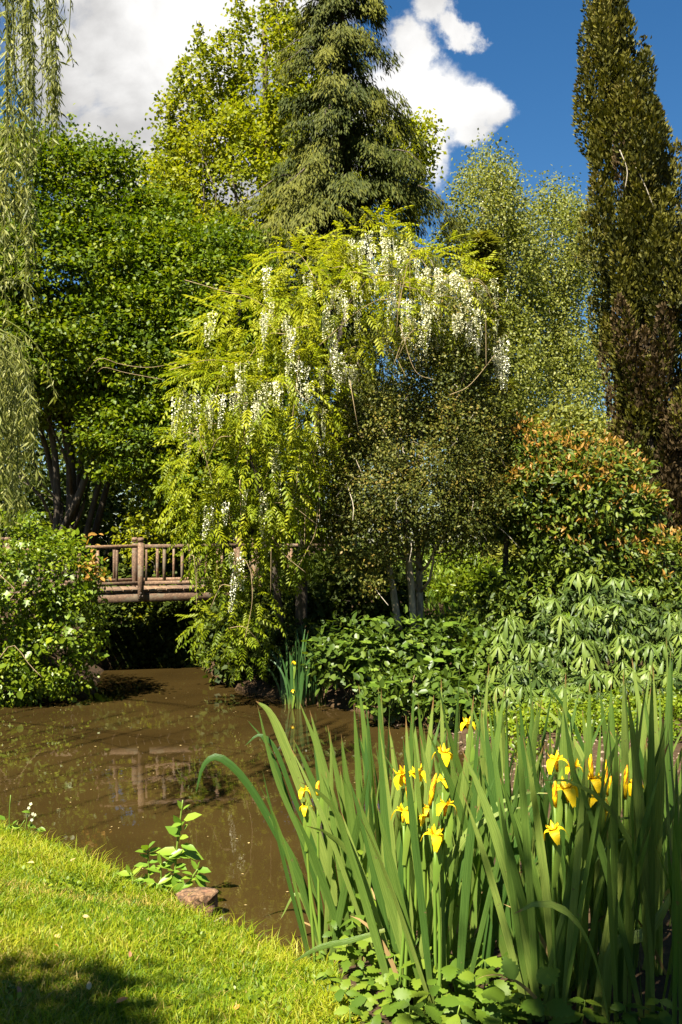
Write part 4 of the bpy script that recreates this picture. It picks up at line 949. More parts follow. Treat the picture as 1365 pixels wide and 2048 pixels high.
# ------------------------------------------------------------------ iris blades
def blade(pts, w, nvec, fold=.12, twist=0.0, tip=.28):
    """sword leaf along pts, flat face towards nvec, raised midrib"""
    P = np.asarray(pts, float); n = len(P); s = np.linspace(0, 1, n)
    tg = norm(np.gradient(P, axis=0)); N = norm(np.asarray(nvec, float) - tg * (tg @ np.asarray(nvec, float))[:, None])
    X = np.cross(tg, N)
    if twist:
        a = (twist * s)[:, None]; X, N = X * np.cos(a) + N * np.sin(a), N * np.cos(a) - X * np.sin(a)
    ww = w * .5 * (.62 + .38 * np.minimum(s / .35, 1)) * np.minimum(1, ((1 - s) / tip)) ** .75; ww[-1] = w * .01
    L = P - X * ww[:, None]; Rr = P + X * ww[:, None]; Mi = P + N * (ww * fold)[:, None]
    V = np.stack([L, Mi, Rr], 1).reshape(-1, 3)
    i = (np.arange(n - 1) * 3)[:, None]
    f = np.concatenate([i + np.array([[0, 1, 4, 3]]), i + np.array([[1, 2, 5, 4]])])
    uv = np.stack([np.tile((0, .5, 1), n), np.repeat(s, 3)], 1)
    return V, [f], uv
def add_blade(root, pts, w, nvec, mat='iris', **kw):
    V, Fs, uv = blade(pts, w, nvec, **kw); return link('leaf', mesh_np('leaf', V, Fs, smooth=True, uv=uv), M[mat], root)
def fan_blade(base, az, th0, kap, L, n=11, out=0.0):
    s = np.linspace(0, 1, n); th = th0 + kap * s ** 2.6
    e = np.array((math.cos(az), math.sin(az), 0)); p = np.array((-math.sin(az), math.cos(az), 0))
    d = np.cos(th)[:, None] * np.array((0, 0, 1.)) + np.sin(th)[:, None] * e + p * (out * s ** 2)[:, None]
    P = np.concatenate([[np.zeros(3)], np.cumsum((d[1:] + d[:-1]) / 2, 0) * L / (n - 1)]) + base
    return P, p
def petal_mesh(L, w, curl, z0):
    n = 6; s = np.linspace(0, 1, n)
    y = L * np.sin(s * 1.35) * .8; z = z0 + L * (.28 * np.sin(s * 2.2) - curl * s ** 2.2)
    ww = w * np.sin(np.clip(s * .82 + .12, 0, 1) * math.pi) ** .8
    V = np.stack([np.stack([-ww, y, z], 1), np.stack([0 * ww, y, z + .006], 1), np.stack([ww, y, z], 1)], 1).reshape(-1, 3)
    i = (np.arange(n - 1) * 3)[:, None]
    return mesh_np('petal', V, [np.concatenate([i + np.array([[0, 1, 4, 3]]), i + np.array([[1, 2, 5, 4]])])], smooth=True)
FALL = petal_mesh(.080, .024, .85, 0); STD = petal_mesh(.042, .010, -.75, 0); STY = petal_mesh(.046, .011, -.18, .004)
def flower(parent, p, s=1.0, rz=0.0, tilt=0.0):
    V, Fs = tube([(0, 0, -.05), (0, 0, -.02), (0, 0, .008)], [.006, .010, .012], 7)
    f = bpy.data.objects.new('flower', flower.me or mesh_np('flower', V, Fs, smooth=True)); flower.me = f.data; COL.objects.link(f)
    if not f.data.materials: f.data.materials.append(M['iris_yellow'])
    f.parent = parent; f.matrix_parent_inverse = Matrix.Translation(-parent.location); f.location = [float(v) for v in p]; f.rotation_euler = (tilt, rng.normal(0, .15), rz); f.scale = (s, s, s)
    for k in range(3):
        for me, off in ((FALL, 0), (STY, .0), (STD, R(60))):
            o = bpy.data.objects.new('petal', me); COL.objects.link(o)
            if not me.materials: me.materials.append(M['iris_yellow'])
            o.parent = f; o.rotation_euler = (0, 0, k * R(120) + off + rng.normal(0, .12)); o.scale = (1, 1, rng.uniform(.8, 1.2))
flower.me = None
def bud(parent, p, L=.09, yellow=True):
    V, Fs = tube([(0, 0, -L * .6), (0, 0, -L * .2), (0, 0, L * .25), (.004, 0, L * .5)], [.006, .010, .009, .002], 7)
    o = link('bud', mesh_np('bud', V, Fs, smooth=True), M['iris_yellow' if yellow else 'iris_stalk'], parent); o.location = [float(v) for v in p]; o.rotation_euler = (rng.normal(0, .12), rng.normal(0, .12), 0)

IG = 'yellow flag irises of the foreground clump'
def iris_plant(px, Y, label, nb, Lr=(1.0, 1.32), thw=.30, wr=(.018, .038), az=None, lean=0.0, stalk=None, kind='iris', group=IG, z=None):
    x = (px - 682.5) / F * Y; base = np.array((x, Y, (hz(x, Y) if z is None else z) - .04))
    root = thing('iris_plant', label, 'iris', base, group=group)
    az = rng.normal(0, .55) if az is None else az
    for j in range(nb):
        f = (j + .5) / nb * 2 - 1
        b = base + np.array((math.cos(az), math.sin(az), 0)) * f * .05 + rng.normal(0, .012, 3) * (1, 1, 0)
        kap = rng.normal(0, .10) + f * .12
        if rng.random() < .07: kap += np.sign(f) * rng.uniform(.7, 1.7)
        P, p = fan_blade(b, az + rng.normal(0, .12), f * thw + lean + rng.normal(0, .05), kap, rng.uniform(*Lr) * (1 - .22 * abs(f)), out=rng.normal(0, .10))
        pn = p if p[1] < 0 else -p
        add_blade(root, P, rng.uniform(*wr), pn + rng.normal(0, .35, 3) * (1, 1, .2), mat=kind, twist=rng.normal(0, .45))
    if kind == 'iris' and rng.random() < .45:     # a withered leaf bent over at the foot
        sg = rng.choice((-1, 1)); P, p = fan_blade(base + (0, 0, .04), rng.normal(0, .8), sg * rng.uniform(.3, .8), sg * rng.uniform(.9, 1.8), rng.uniform(.35, .6))
        add_blade(root, P, .018, (rng.normal(0, .4), -1, .3), mat='straw_blade', twist=rng.normal(0, 1.2))
    if stalk:
        for (fx, fy, fs, what) in stalk:
            t = at(fx, fy, Y - .02); q = np.array((base[0] * .35 + t[0] * .65, Y, (base[2] + t[2]) * .5))
            V, Fs = tube(curve([base + (rng.normal(0, .02), 0, 0), q, t + (0, 0, -.05)], 8), np.linspace(.008, .0055, 8), 6); link('stalk', mesh_np('stalk', V, Fs, smooth=True), M['iris_stalk'], root)
            if what == 'f': flower(root, t, fs * .76, rng.uniform(0, 6), rng.normal(.12, .15))
            else: bud(root, t, .10 * fs, True)
            # green spathe below the bloom
            V, Fs, uv = blade(curve([t + (0, 0, -.20), t + (.012, -.01, -.10), t + (.022, -.012, -.02)], 6), .022, (0, -1, .1)); link('spathe', mesh_np('spathe', V, Fs, smooth=True, uv=uv), M['iris_stalk'], root)
    return root

# hand-placed blades at the water side of the clump
def traced(label, px, Y, strokes):
    x = (px - 682.5) / F * Y; base = np.array((x, Y, max(hz(x, Y), -.05) - .04))
    root = thing('iris_plant', label, 'iris', base, group=IG)
    for pts, w, yo in strokes:
        P = curve([at(a, b, Y + yo + c * .0) for a, b, c in pts], 18)
        add_blade(root, P, w * .85, (rng.normal(0, .15), -1, .35), twist=rng.normal(0, .25), tip=.35, fold=.25)
    return root
traced('leftmost iris with one long blade arching down over the water', 655, 4.85, [
    ([(655, 1935, 0), (612, 1790, 0), (545, 1650, 0), (490, 1560, 0), (440, 1515, 0), (408, 1530, 0), (392, 1588, 0)], .043, 0),
    ([(660, 1940, 0), (625, 1830, 0), (585, 1720, 0), (538, 1632, 0)], .050, -.05),
    ([(650, 1940, 0), (640, 1800, 0), (590, 1640, 0), (540, 1500, 0), (495, 1440, 0)], .024, .05),
    ([(648, 1930, 0), (600, 1790, 0), (560, 1840, 0)], .020, .12)])
traced('iris with the broadest bright blade curling over at its tip', 700, 4.75, [
    ([(700, 1930, 0), (668, 1780, 0), (618, 1620, 0), (570, 1490, 0), (540, 1425, 0), (512, 1402, 0)], .058, 0),
    ([(690, 1930, 0), (650, 1750, 0), (590, 1600, 0), (552, 1500, 0), (520, 1470, 0), (490, 1492, 0)], .026, .08),
    ([(705, 1935, 0), (660, 1700, 0), (640, 1520, 0), (600, 1405, 0)], .036, .10),
    ([(715, 1935, 0), (690, 1720, 0), (655, 1560, 0), (620, 1420, 0)], .044, .04),
    ([(680, 1935, 0), (640, 1760, 0), (555, 1560, 0), (515, 1410, 0)], .030, .02)])
traced('iris whose crossing blade slants up from right to left in midclump', 1130, 3.75, [
    ([(1110, 2070, 0), (1090, 1880, 0), (1050, 1700, 0), (1000, 1555, 0)], .056, 0),
    ([(1120, 2070, 0), (1110, 1860, 0), (1125, 1600, 0), (1132, 1345, 0)], .055, .1),
    ([(1125, 2070, 0), (1160, 1850, 0), (1175, 1620, 0), (1180, 1360, 0)], .052, .05),
    ([(1150, 2070, 0), (1190, 1860, 0), (1180, 1560, 0), (1165, 1420, 0)], .040, .15)])
traced('iris with broad grey green blades slanting to the right edge', 1195, 3.6, [
    ([(1190, 2080, 0), (1215, 1900, 0), (1260, 1690, 0), (1340, 1480, 0)], .062, 0),
    ([(1235, 2080, 0), (1250, 1880, 0), (1310, 1700, 0), (1380, 1560, 0)], .050, .1),
    ([(1210, 2080, 0), (1225, 1900, 0), (1300, 1860, 0), (1365, 1750, 0)], .05, -.05)])
traced('iris with wide crossing blades lit yellow green beside the yellow blooms', 960, 3.95, [
    ([(960, 2060, 0), (985, 1850, 0), (1040, 1680, 0), (1110, 1540, 0)], .058, 0),
    ([(950, 2060, 0), (970, 1860, 0), (1010, 1740, 0), (1075, 1580, 0)], .052, .08),
    ([(935, 2060, 0), (930, 1850, 0), (925, 1640, 0), (948, 1390, 0)], .050, .1),
    ([(945, 2060, 0), (900, 1850, 0), (850, 1700, 0), (800, 1530, 0)], .046, .1),
    ([(900, 1780, 0), (885, 1752, 0), (872, 1745, 0)], .03, -.1)])
traced('iris with straight dark blades in front at the centre of the clump', 815, 4.0, [
    ([(815, 2040, 0), (820, 1850, 0), (822, 1650, 0), (812, 1430, 0)], .050, 0),
    ([(800, 2040, 0), (790, 1850, 0), (770, 1600, 0), (757, 1375, 0)], .050, .05),
    ([(830, 2040, 0), (845, 1850, 0), (850, 1600, 0), (868, 1390, 0)], .046, .1),
    ([(805, 2040, 0), (775, 1880, 0), (740, 1700, 0), (700, 1560, 0)], .042, .08),
    ([(770, 1860, 0), (705, 1880, 0), (640, 1895, 0), (585, 1925, 0)], .026, -.15)])

fl = [  # flowering plants: base px, distance, blooms
    (640, 4.95, 'iris with two small yellow blooms at the waterside end of the clump', [(608, 1582, .75, 'f'), (612, 1614, .75, 'f'), (636, 1575, .6, 'b')]),
    (830, 4.35, 'iris with twin yellow blooms side by side left of midclump', [(806, 1552, 1.05, 'f'), (835, 1548, 1.0, 'f')]),
    (880, 4.5, 'iris with the topmost yellow bloom of the middle cluster', [(888, 1508, 1.0, 'f'), (886, 1560, .7, 'f')]),
    (815, 4.25, 'iris with a low yellow bloom and upright buds left of the middle', [(808, 1625, 1.0, 'f'), (818, 1590, 1.0, 'b')]),
    (880, 4.2, 'iris with a round faced yellow bloom and fat green bud', [(892, 1612, 1.0, 'f'), (866, 1575, 1.1, 'b')]),
    (900, 4.15, 'iris with the lowest yellow bloom of the middle cluster tipped forward', [(870, 1672, 1.05, 'f')]),
    (855, 4.3, 'iris with small ragged yellow bloom between larger ones', [(857, 1618, .75, 'f'), (848, 1635, .65, 'f')]),
    (945, 5.0, 'iris with a small far bloom against the mud bank', [(935, 1446, .8, 'f'), (938, 1478, .7, 'b')]),
    (1120, 4.2, 'iris with the broad yellow bloom at the left of the right cluster', [(1112, 1522, 1.05, 'f'), (1148, 1535, .85, 'f')]),
    (1140, 4.05, 'iris with a large tilted yellow bloom below the right cluster top', [(1133, 1580, 1.15, 'f'), (1110, 1585, .9, 'b')]),
    (1110, 3.95, 'iris with a lone low yellow bloom drooping left of a broad blade', [(1108, 1662, .95, 'f')]),
    (1185, 4.2, 'iris with the tall stacked yellow blooms of the right cluster', [(1188, 1560, 1.0, 'f'), (1195, 1600, 1.1, 'f'), (1182, 1530, .8, 'b')]),
    (1220, 4.3, 'iris with narrow unopened yellow buds in the right cluster', [(1212, 1550, 1.3, 'b'), (1218, 1580, 1.1, 'b'), (1205, 1625, .8, 'f')]),
    (1260, 4.4, 'iris with the rightmost pair of yellow blooms', [(1252, 1560, 1.2, 'b'), (1270, 1568, .8, 'f'), (1296, 1580, .8, 'b')])]
for px, Y, lab, st in fl:
    iris_plant(px, max(3.55, Y - .45), lab, 4, stalk=st, Lr=(.95, 1.25))
spots = [(700, 4.95), (735, 4.9), (760, 4.7), (725, 4.5), (780, 4.95), (820, 4.9), (860, 4.75), (780, 4.35), (900, 4.9), (950, 4.75), (990, 4.95), (1030, 4.7), (1000, 4.4), (1080, 4.85), (1060, 4.2), (1130, 4.75), (1180, 4.9), (1030, 3.95), (1220, 4.7), (1270, 4.85), (1300, 4.4), (1350, 4.7), (1260, 4.0), (1330, 3.9), (1380, 4.2), (1160, 3.7), (1300, 3.55), (1390, 3.6), (1240, 3.5), (930, 4.25), (1360, 3.35), (1085, 3.55), (760, 5.1), (880, 5.2), (970, 5.15), (1060, 5.1), (1150, 5.15), (1240, 5.1), (1330, 5.1)]
rk = ranks(spots, lambda q: q[1], lambda q: q[0], ['front', 'second', 'middle', 'fourth', 'back'])
for i, (px, Y) in enumerate(spots):
    iris_plant(px + rng.normal(0, 4), Y, 'flowerless iris %s from the left in the %s row of the foreground clump' % rk[i][::-1], rng.integers(6, 9), Lr=(.85, 1.36))
# iris clump on the far bank
for i, (px, Y) in enumerate([(575, 12.5), (600, 12.3), (622, 12.5), (645, 12.4), (610, 12.7), (590, 12.15)]):
    iris_plant(px, Y, 'slender flowerless iris %s from the left at the waterline below the wisteria' % ORD[(0, 2, 3, 4, 1)[i]] if i != 5 else 'slender far bank iris with two tiny yellow blooms near its foot', 8, Lr=(.75, 1.12), wr=(.022, .034), thw=.16, kind='iris_far', group='slender irises on the far bank', z=.02, stalk=[(588, 1325, .7, 'f'), (586, 1382, .7, 'f')] if i == 5 else None)

# ------------------------------------------------------------------ serrated-leaved plants at the foot of the irises
def serrated(nt=6, w=.30, droop=.15):
    s = np.linspace(0, 1, nt + 1); prof = lambda q: w * np.sin(np.clip(q, 0, 1) ** .75 * math.pi) ** .8 * (1 - .25 * q)
    Rr, Mi = [], []
    V, f = [], []
    for i, q in enumerate(s): V.append((0, q, .03 * math.sin(q * math.pi) - droop * q * q))
    for sg in (1, -1):
        b = len(V)
        for i in range(nt):
            q0, q1 = s[i], s[i + 1]; z = .10 * prof((q0 + q1) / 2) - droop * q1 * q1
            V.append((sg * max(prof(q0 + .02), .02) * .82, q0 + .05, z)); V.append((sg * prof((q0 + q1) / 2) * 1.12, q1, z - .02))
        for i in range(nt):
            a, c = b + 2 * i, b + 2 * i + 1
            quad = (i, a, c, i + 1); f.append(quad if sg > 0 else quad[::-1])
            if i < nt - 1:
                tri = (i + 1, c, b + 2 * i + 2, i + 1)
    f3 = []
    for sg, b in ((1, nt + 1), (-1, nt + 1 + 2 * nt)):
        for i in range(nt - 1):
            t3 = (i + 1, b + 2 * i + 1, b + 2 * i + 2); f3.append(t3 if sg > 0 else t3[::-1])
    return np.array(V, float), [np.array(f), np.array(f3)]
ser_me = [mesh_np('leaf', *serrated(6, .30, .12)), mesh_np('leaf', *serrated(6, .26, .3)), mesh_np('leaf', *serrated(5, .36, .2))]
NG = 'serrated leaved weeds at the foot of the irises'
def weed(px, py, Y, label, pairs=3, s=.085, parent_label=None):
    top = at(px, py, Y); base = np.array((top[0] + rng.normal(0, .03), Y + .02, hz(top[0], Y) - .03))
    if top[2] < base[2] + .12: top[2] = base[2] + .12
    root = thing('weed_plant', label, 'weed', base, group=NG)
    st = curve([base, (base + top) / 2 + rng.normal(0, .015, 3), top], 6)
    V, Fs = tube(st, np.linspace(.004, .0025, 6), 4); link('stem', mesh_np('stem', V, Fs), M['iris_stalk'], root)
    a0 = rng.uniform(0, 3)
    for k in range(pairs):
        f = 1 - k * .24; p = np.array([np.interp(f, np.linspace(0, 1, 6), st[:, q]) for q in range(3)])
        for sgn in (0, math.pi):
            a = a0 + k * math.pi / 2 + sgn + rng.normal(0, .25); h = np.array((math.cos(a), math.sin(a) * .8 - .15, rng.uniform(-.45, .25)))
            put('leaf', ser_me[rng.integers(3)], M['nettle'], root, p, h, np.array((0, -.35, 1)) + rng.normal(0, .25, 3), s * rng.uniform(.75, 1.35) * (.7 + .16 * k))
weeds = [(735, 1800, 4.3, .10), (690, 1870, 4.25, .08), (760, 1870, 4.0, .10), (790, 1910, 3.85, .09), (720, 1920, 4.0, .075), (840, 1920, 3.75, .10), (900, 1930, 3.7, .13), (950, 1950, 3.6, .12), (870, 1970, 3.6, .10), (780, 1970, 3.7, .085), (700, 1960, 3.85, .075), (735, 2000, 3.6, .08), (820, 2010, 3.5, .09), (920, 2010, 3.45, .11), (990, 1960, 3.6, .10), (1030, 1900, 3.85, .10), (1050, 1990, 3.5, .10),
                     (680, 2000, 3.7, .07), (1000, 2030, 3.4, .10), (690, 1780, 4.6, .075), (720, 1700, 4.7, .07), (760, 1760, 4.55, .075), (860, 1850, 4.1, .08), (640, 1900, 4.5, .06), (960, 1880, 4.0, .09), (1110, 1960, 3.6, .08), (890, 2050, 3.3, .09), (760, 2040, 3.45, .08), (665, 1840, 4.45, .07), (705, 1840, 4.3, .08), (650, 1960, 3.95, .06), (700, 2035, 3.5, .075), (800, 1950, 3.75, .09), (850, 2010, 3.5, .10), (940, 2000, 3.5, .11), (970, 1920, 3.75, .10), (1010, 1995, 3.5, .09), (880, 1900, 3.85, .10), (740, 1960, 3.8, .08), (1075, 1930, 3.7, .09), (1170, 2010, 3.5, .09), (1150, 1930, 3.8, .09), (1250, 2020, 3.45, .09), (1320, 2000, 3.5, .09), (780, 1850, 4.15, .09), (820, 1880, 3.95, .09)]
rk = ranks(weeds, lambda q: q[1], lambda q: q[0], ['top', 'second', 'third', 'fourth', 'fifth', 'lowest'])
for i, (px, py, Y, s) in enumerate(weeds):
    lab = {(735, 1800): 'tallest toothed weed lit between the left iris blades', (900, 1930): 'toothed weed with the longest hanging leaves at the bottom centre', (640, 1900): 'small toothed weed at the lawn edge beside the water'}.get((px, py), 'toothed weed %s from the left in the %s tier at the iris feet' % rk[i][::-1])
    weed(px, py, Y, lab, pairs=4 if s > .08 else 3, s=s)
# broad crinkled leaves low at the bottom edge
cr = thing('dock_plant', 'low plant of broad round crinkled leaves at the bottom edge', 'plant', (at(1040, 2030, 3.35)[0], 3.35, hz(.6, 3.35)))
dm = mesh_np('leaf', *serrated(6, .46, .1))
for px, py, d, s in ((1010, 1985, (-.6, -.3, .1), .09), (1050, 2000, (.3, -.7, 0), .10), (1075, 1965, (.6, .2, .3), .09), (1030, 1960, (-.2, .3, .5), .08), (1090, 2010, (.8, -.4, 0), .10), (1000, 2040, (-.5, -.6, 0), .09)):
    put('leaf', dm, M['nettle'], cr, at(px, py, 3.38), d, (0, -.5, 1), s)

# ------------------------------------------------------------------ lawn
def lawn():
    n = 420000
    P = np.stack([rng.uniform(-4.2, .25, n), rng.uniform(2.9, 8.6, n)], 1)
    keep = rng.random(n) < np.clip((4.6 / P[:, 1]) ** 1.6, .12, 1); P = P[keep]
    vis = np.abs(P[:, 0]) < P[:, 1] * .343 + .5; P = P[vis]
    d = pond_sd(P); k = (lawn_mask(P) > .5) & (d > .005); P, d = P[k], d[k]
    z = height(P); n = len(P)
    patch = (np.sin(P[:, 0] * 3.1 + 1.3 * np.sin(P[:, 1] * 2.3)) * np.sin(P[:, 1] * 3.7 + P[:, 0]) + 1) / 2
    edge = np.exp(-d / .12)
    L = rng.uniform(.022, .075, n) * (.7 + .7 * patch) + edge * rng.uniform(0, .14, n) * (rng.random(n) < .5)
    lean = norm(np.stack([rng.normal(0, .5, n), rng.normal(0, .5, n), np.full(n, .75)], 1))
    a = rng.uniform(0, math.pi, n); X = np.stack([np.cos(a), np.sin(a), np.zeros(n)], 1) * (rng.uniform(.0014, .0030, n))[:, None]
    B = np.column_stack([P, z - .004]); mid = B + lean * (L * .55)[:, None]; tip = B + lean * L[:, None] * .9 + np.stack([lean[:, 0], lean[:, 1], -.4 * np.ones(n)], 1) * (L * .35)[:, None]
    V = np.stack([B - X, B + X, mid + X * .8, mid - X * .8, tip], 1).reshape(-1, 3)
    o = (np.arange(n) * 5)[:, None]
    fine = (np.sin(P[:, 0] * 17 + 2 * np.sin(P[:, 1] * 9)) * np.sin(P[:, 1] * 14 + 1.5 * np.sin(P[:, 0] * 11)) + 1) / 2
    t = np.clip(.10 + .38 * patch + .22 * fine + rng.normal(0, .18, n), 0, .8); dry = rng.random(n) < (.04 + .30 * (np.sin(P[:, 0] * 2.2 - P[:, 1] * 1.7 + 2 * np.sin(P[:, 1] * 3)) > .72)); t[dry] = rng.uniform(.85, 1, dry.sum())
    me = mesh_np('lawn_grass', V, [o + np.array([[0, 1, 2, 3]]), o + np.array([[3, 2, 4]])], [t, t])
    tag(link('lawn_grass', me, M['grass']), 'short sunlit yellow green lawn sloping to the water', 'grass', kind='stuff')
    n = 9000
    P = np.stack([rng.uniform(-3.2, .2, n), rng.uniform(3.1, 8, n)], 1); d = pond_sd(P)
    P = P[(lawn_mask(P) > .5) & (d > 0) & ((rng.random(n) < np.exp(-d / .16) * .5) | (np.sin(P[:, 0] * 6 + np.sin(P[:, 1] * 5)) * np.sin(P[:, 1] * 4.3 + 1) > .72) & (rng.random(n) < .6))]; n = len(P)
    V, Fs, T = leaf_cloud(t_oval(.38, .05), np.column_stack([P, height(P) + .025]), np.tile((0, -.2, 1.), (n, 1)), 3, .014, .022, up=1.0, jit=.4)
    tag(link('lawn_clover', mesh_np('lawn_clover', V, Fs, T), M['ivy']), 'small round leaved weeds among the lawn grass and along its wet edge', 'clover', kind='stuff')
    # far lawn glimpsed under the trees
    n = 22000
    P = np.stack([rng.uniform(.6, 9, n), 13.4 + 14 * rng.random(n) ** 1.5], 1); z = height(P)
    s = rng.uniform(.08, .22, n)
    V, Fs, T = scatter(t_diamond(.10, .02), np.column_stack([P, z]), norm(rng.normal(0, .4, (n, 3)) + (0, 0, 1)), norm(rng.normal(0, 1, (n, 3)) + (0, -1, 0)), s, rng.random(n))
    tag(link('far_grass', mesh_np('far_grass', V, Fs, T), M['grass_far']), 'bright grass glimpsed beneath the trees beyond the pond', 'grass', kind='stuff')
lawn()

# ------------------------------------------------------------------ stump, bank plant, forget-me-not, fallen bits
def stump():
    c = at(386, 1838, 5.35); z0 = .0
    root = thing('tree_stump', 'rough brown flat topped stump at the edge of the lawn and water', 'stump', (c[0], c[1], z0))
    ns, nr = 18, 7; V = []
    for j in range(nr):
        f = j / (nr - 1)
        for i in range(ns):
            a = i / ns * 2 * math.pi; r = .104 * (1.0 + .18 * math.cos(a - .3) + .08 * math.sin(3 * a + 1) + .05 * math.sin(7 * a)) * (.80 + .26 * f) + rng.normal(0, .006)
            V.append((math.cos(a) * r, math.sin(a) * r * .8, -.06 + f * .185 + (.012 * math.cos(a) if j == nr - 1 else 0) + rng.normal(0, .002)))
    for i in range(ns):
        v = np.array(V[(nr - 1) * ns + i]); V.append(tuple(v * (.88, .88, 1) + (0, 0, .008)))
    V.append((0, 0, .136))
    f4 = [(j * ns + i, j * ns + (i + 1) % ns, (j + 1) * ns + (i + 1) % ns, (j + 1) * ns + i) for j in range(nr) for i in range(ns)]
    f3 = [(nr * ns + i, nr * ns + (i + 1) % ns, (nr + 1) * ns) for i in range(ns)]
    m, g = mat_new('stump_wood'); oc = g.n('ShaderNodeTexCoord').outputs['Object']
    n1 = g.noise(oc, 38, 8, .7, .6); n2 = g.noise(oc, 9, 4, .6)
    cc = g.ramp(n1, [(.34, (.02, .010, .005)), (.5, (.12, .060, .026)), (.68, (.30, .18, .09))])
    cc = g.mix(g.math('MULTIPLY', g.math('GREATER_THAN', n2, .56), .6), cc, (.20, .09, .045))
    pr = g.n('ShaderNodeBsdfPrincipled'); g.put(pr.inputs['Base Color'], cc); pr.inputs['Roughness'].default_value = .9
    g.put(pr.inputs['Normal'], g.bump(n1, 1.0, .02)); finish(g, pr.outputs[0])
    o = link('cut_trunk', mesh_np('cut_trunk', np.array(V), [np.array(f4), np.array(f3)]), m, root, world=False)
    V, Fs = tube(curve([(.06, -.09, .0), (.12, -.10, .012), (.17, -.09, .035)], 6), [.007, .007, .003, .003, .002, .002], 5)
    link('broken_root', mesh_np('broken_root', V, Fs), M['twig_pale'], root, world=False)
stump()

bk_me = [mesh_np('leaf', *t_oval(.26, .05, .12)), mesh_np('leaf', *t_oval(.30, .04, .25)), mesh_np('leaf', *t_oval(.22, .07, .08))]
bp = thing('bank_plant', 'leafy plant with one tall shoot growing from the bank by the stump', 'plant', (at(340, 1790, 5.5)[0], 5.5, hz(at(340, 1790, 5.5)[0], 5.5)))
def shoot(pts, Y, leaves):
    V, Fs = tube(curve([at(a, b, Y) for a, b in pts], 10), np.linspace(.008, .004, 10), 6); link('stem', mesh_np('stem', V, Fs, smooth=True), M['iris_stalk'], bp)
    leaves = leaves + [(px + rng.normal(0, 5), py + rng.uniform(2, 14), -dx * rng.uniform(.6, 1.1), dz + rng.normal(0, .3), s * rng.uniform(.5, .85), fr) for (px, py, dx, dz, s, fr) in leaves[2:]]
    for (px, py, dx, dz, s, fr) in leaves:
        put('leaf', bk_me[rng.integers(3)], M['bank_leaf'], bp, at(px, py, Y), (dx, -.25 + rng.normal(0, .25), dz), (-dz * .5 + rng.normal(0, .2), -fr, 1), s * 1.12)
Y = 5.55
shoot([(350, 1790), (352, 1720), (360, 1650), (366, 1600)], Y, [(365, 1618, -.35, .9, .055, .6), (366, 1620, .7, .6, .05, .4), (368, 1640, .9, .45, .105, .7), (362, 1650, -.5, .85, .07, .8), (360, 1655, .3, .5, .05, .6), (362, 1672, -.6, .55, .09, .8), (362, 1690, .9, -.1, .10, .4), (362, 1700, .95, -.25, .125, .6), (355, 1705, -.9, .15, .11, .5), (358, 1710, .6, .5, .08, .4), (352, 1722, -.6, .4, .08, .5), (350, 1745, .35, -.9, .14, 1.2), (348, 1750, -.7, -.3, .09, .6), (350, 1735, .5, .3, .06, .5), (345, 1738, -.8, .3, .08, .4)])
shoot([(372, 1780), (385, 1755), (396, 1738)], Y - .05, [(396, 1740, .8, .2, .075, .6), (396, 1738, .2, .9, .05, .6), (394, 1740, -.4, .8, .06, .5), (390, 1750, .9, -.3, .085, .5), (388, 1755, .8, -.45, .085, .6), (386, 1750, -.6, .3, .06, .4)])
shoot([(300, 1790), (298, 1745), (296, 1695)], Y + .1, [(296, 1700, -.4, .85, .07, .6), (296, 1698, .45, .85, .07, .5), (297, 1705, .8, .4, .075, .5), (296, 1705, -.8, .35, .075, .5), (298, 1725, .7, .2, .06, .5), (298, 1730, -.7, .1, .075, .6), (298, 1750, .5, .4, .08, .8), (299, 1755, -.6, -.2, .08, .6)])
shoot([(318, 1795), (322, 1765), (322, 1725)], Y, [(322, 1730, -.1, 1, .075, 1.), (322, 1735, .75, .5, .08, .6), (322, 1745, -.7, .35, .07, .5), (320, 1760, .7, -.1, .08, .6), (320, 1768, -.5, -.3, .08, .8), (322, 1758, .2, -.7, .07, 1)])
shoot([(280, 1795), (270, 1770), (262, 1745)], Y + .05, [(264, 1750, -.9, .25, .08, .4), (263, 1748, -.4, .9, .06, .5), (265, 1752, .5, .75, .075, .5), (268, 1762, .8, .2, .06, .6), (270, 1770, -.7, -.3, .075, .7), (274, 1778, .3, -.7, .07, 1.)])

fm = thing('forget_me_not', 'small wild plant with tiny pale flowers at the left lawn edge', 'plant', (at(50, 1680, 6.6)[0], 6.6, hz(at(50, 1680, 6.6)[0], 6.6)))
for a, b, c, d in ((48, 1680, 62, 1608), (50, 1682, 70, 1632), (20, 1670, 22, 1590), (30, 1680, 50, 1640)):
    V, Fs = tube(curve([at(a, b, 6.6), at((a + c) / 2 - 2, (b + d) / 2, 6.6), at(c, d, 6.6)], 6), .003, 4); link('stem', mesh_np('stem', V, Fs), M['iris_stalk'], fm)
fl_me = mesh_np('blossom', *merge_t([xform(t_diamond(.4, .1), (math.cos(k * 1.257), math.sin(k * 1.257), .1), (0, 0, 1), .013) for k in range(5)]))
for px, py in ((62, 1608), (58, 1616), (70, 1630), (66, 1628), (64, 1640)):
    put('blossom', fl_me, M['petal_white_o'], fm, at(px, py, 6.58), (1, 0, .2), (0, -.8, .5), 1.0)
for px, py, dx, dz, s in ((62, 1625, -.6, .2, .06), (55, 1650, .9, -.1, .07), (70, 1660, 1, 0, .07), (78, 1655, .8, -.2, .06), (40, 1655, -.8, .2, .07), (25, 1650, .5, .5, .06), (12, 1640, -.5, .5, .07), (60, 1655, .1, .8, .06)):
    put('leaf', bk_me[rng.integers(3)], M['bank_leaf'], fm, at(px, py, 6.6), (dx, -.3, dz), (0, -.5, 1), s)

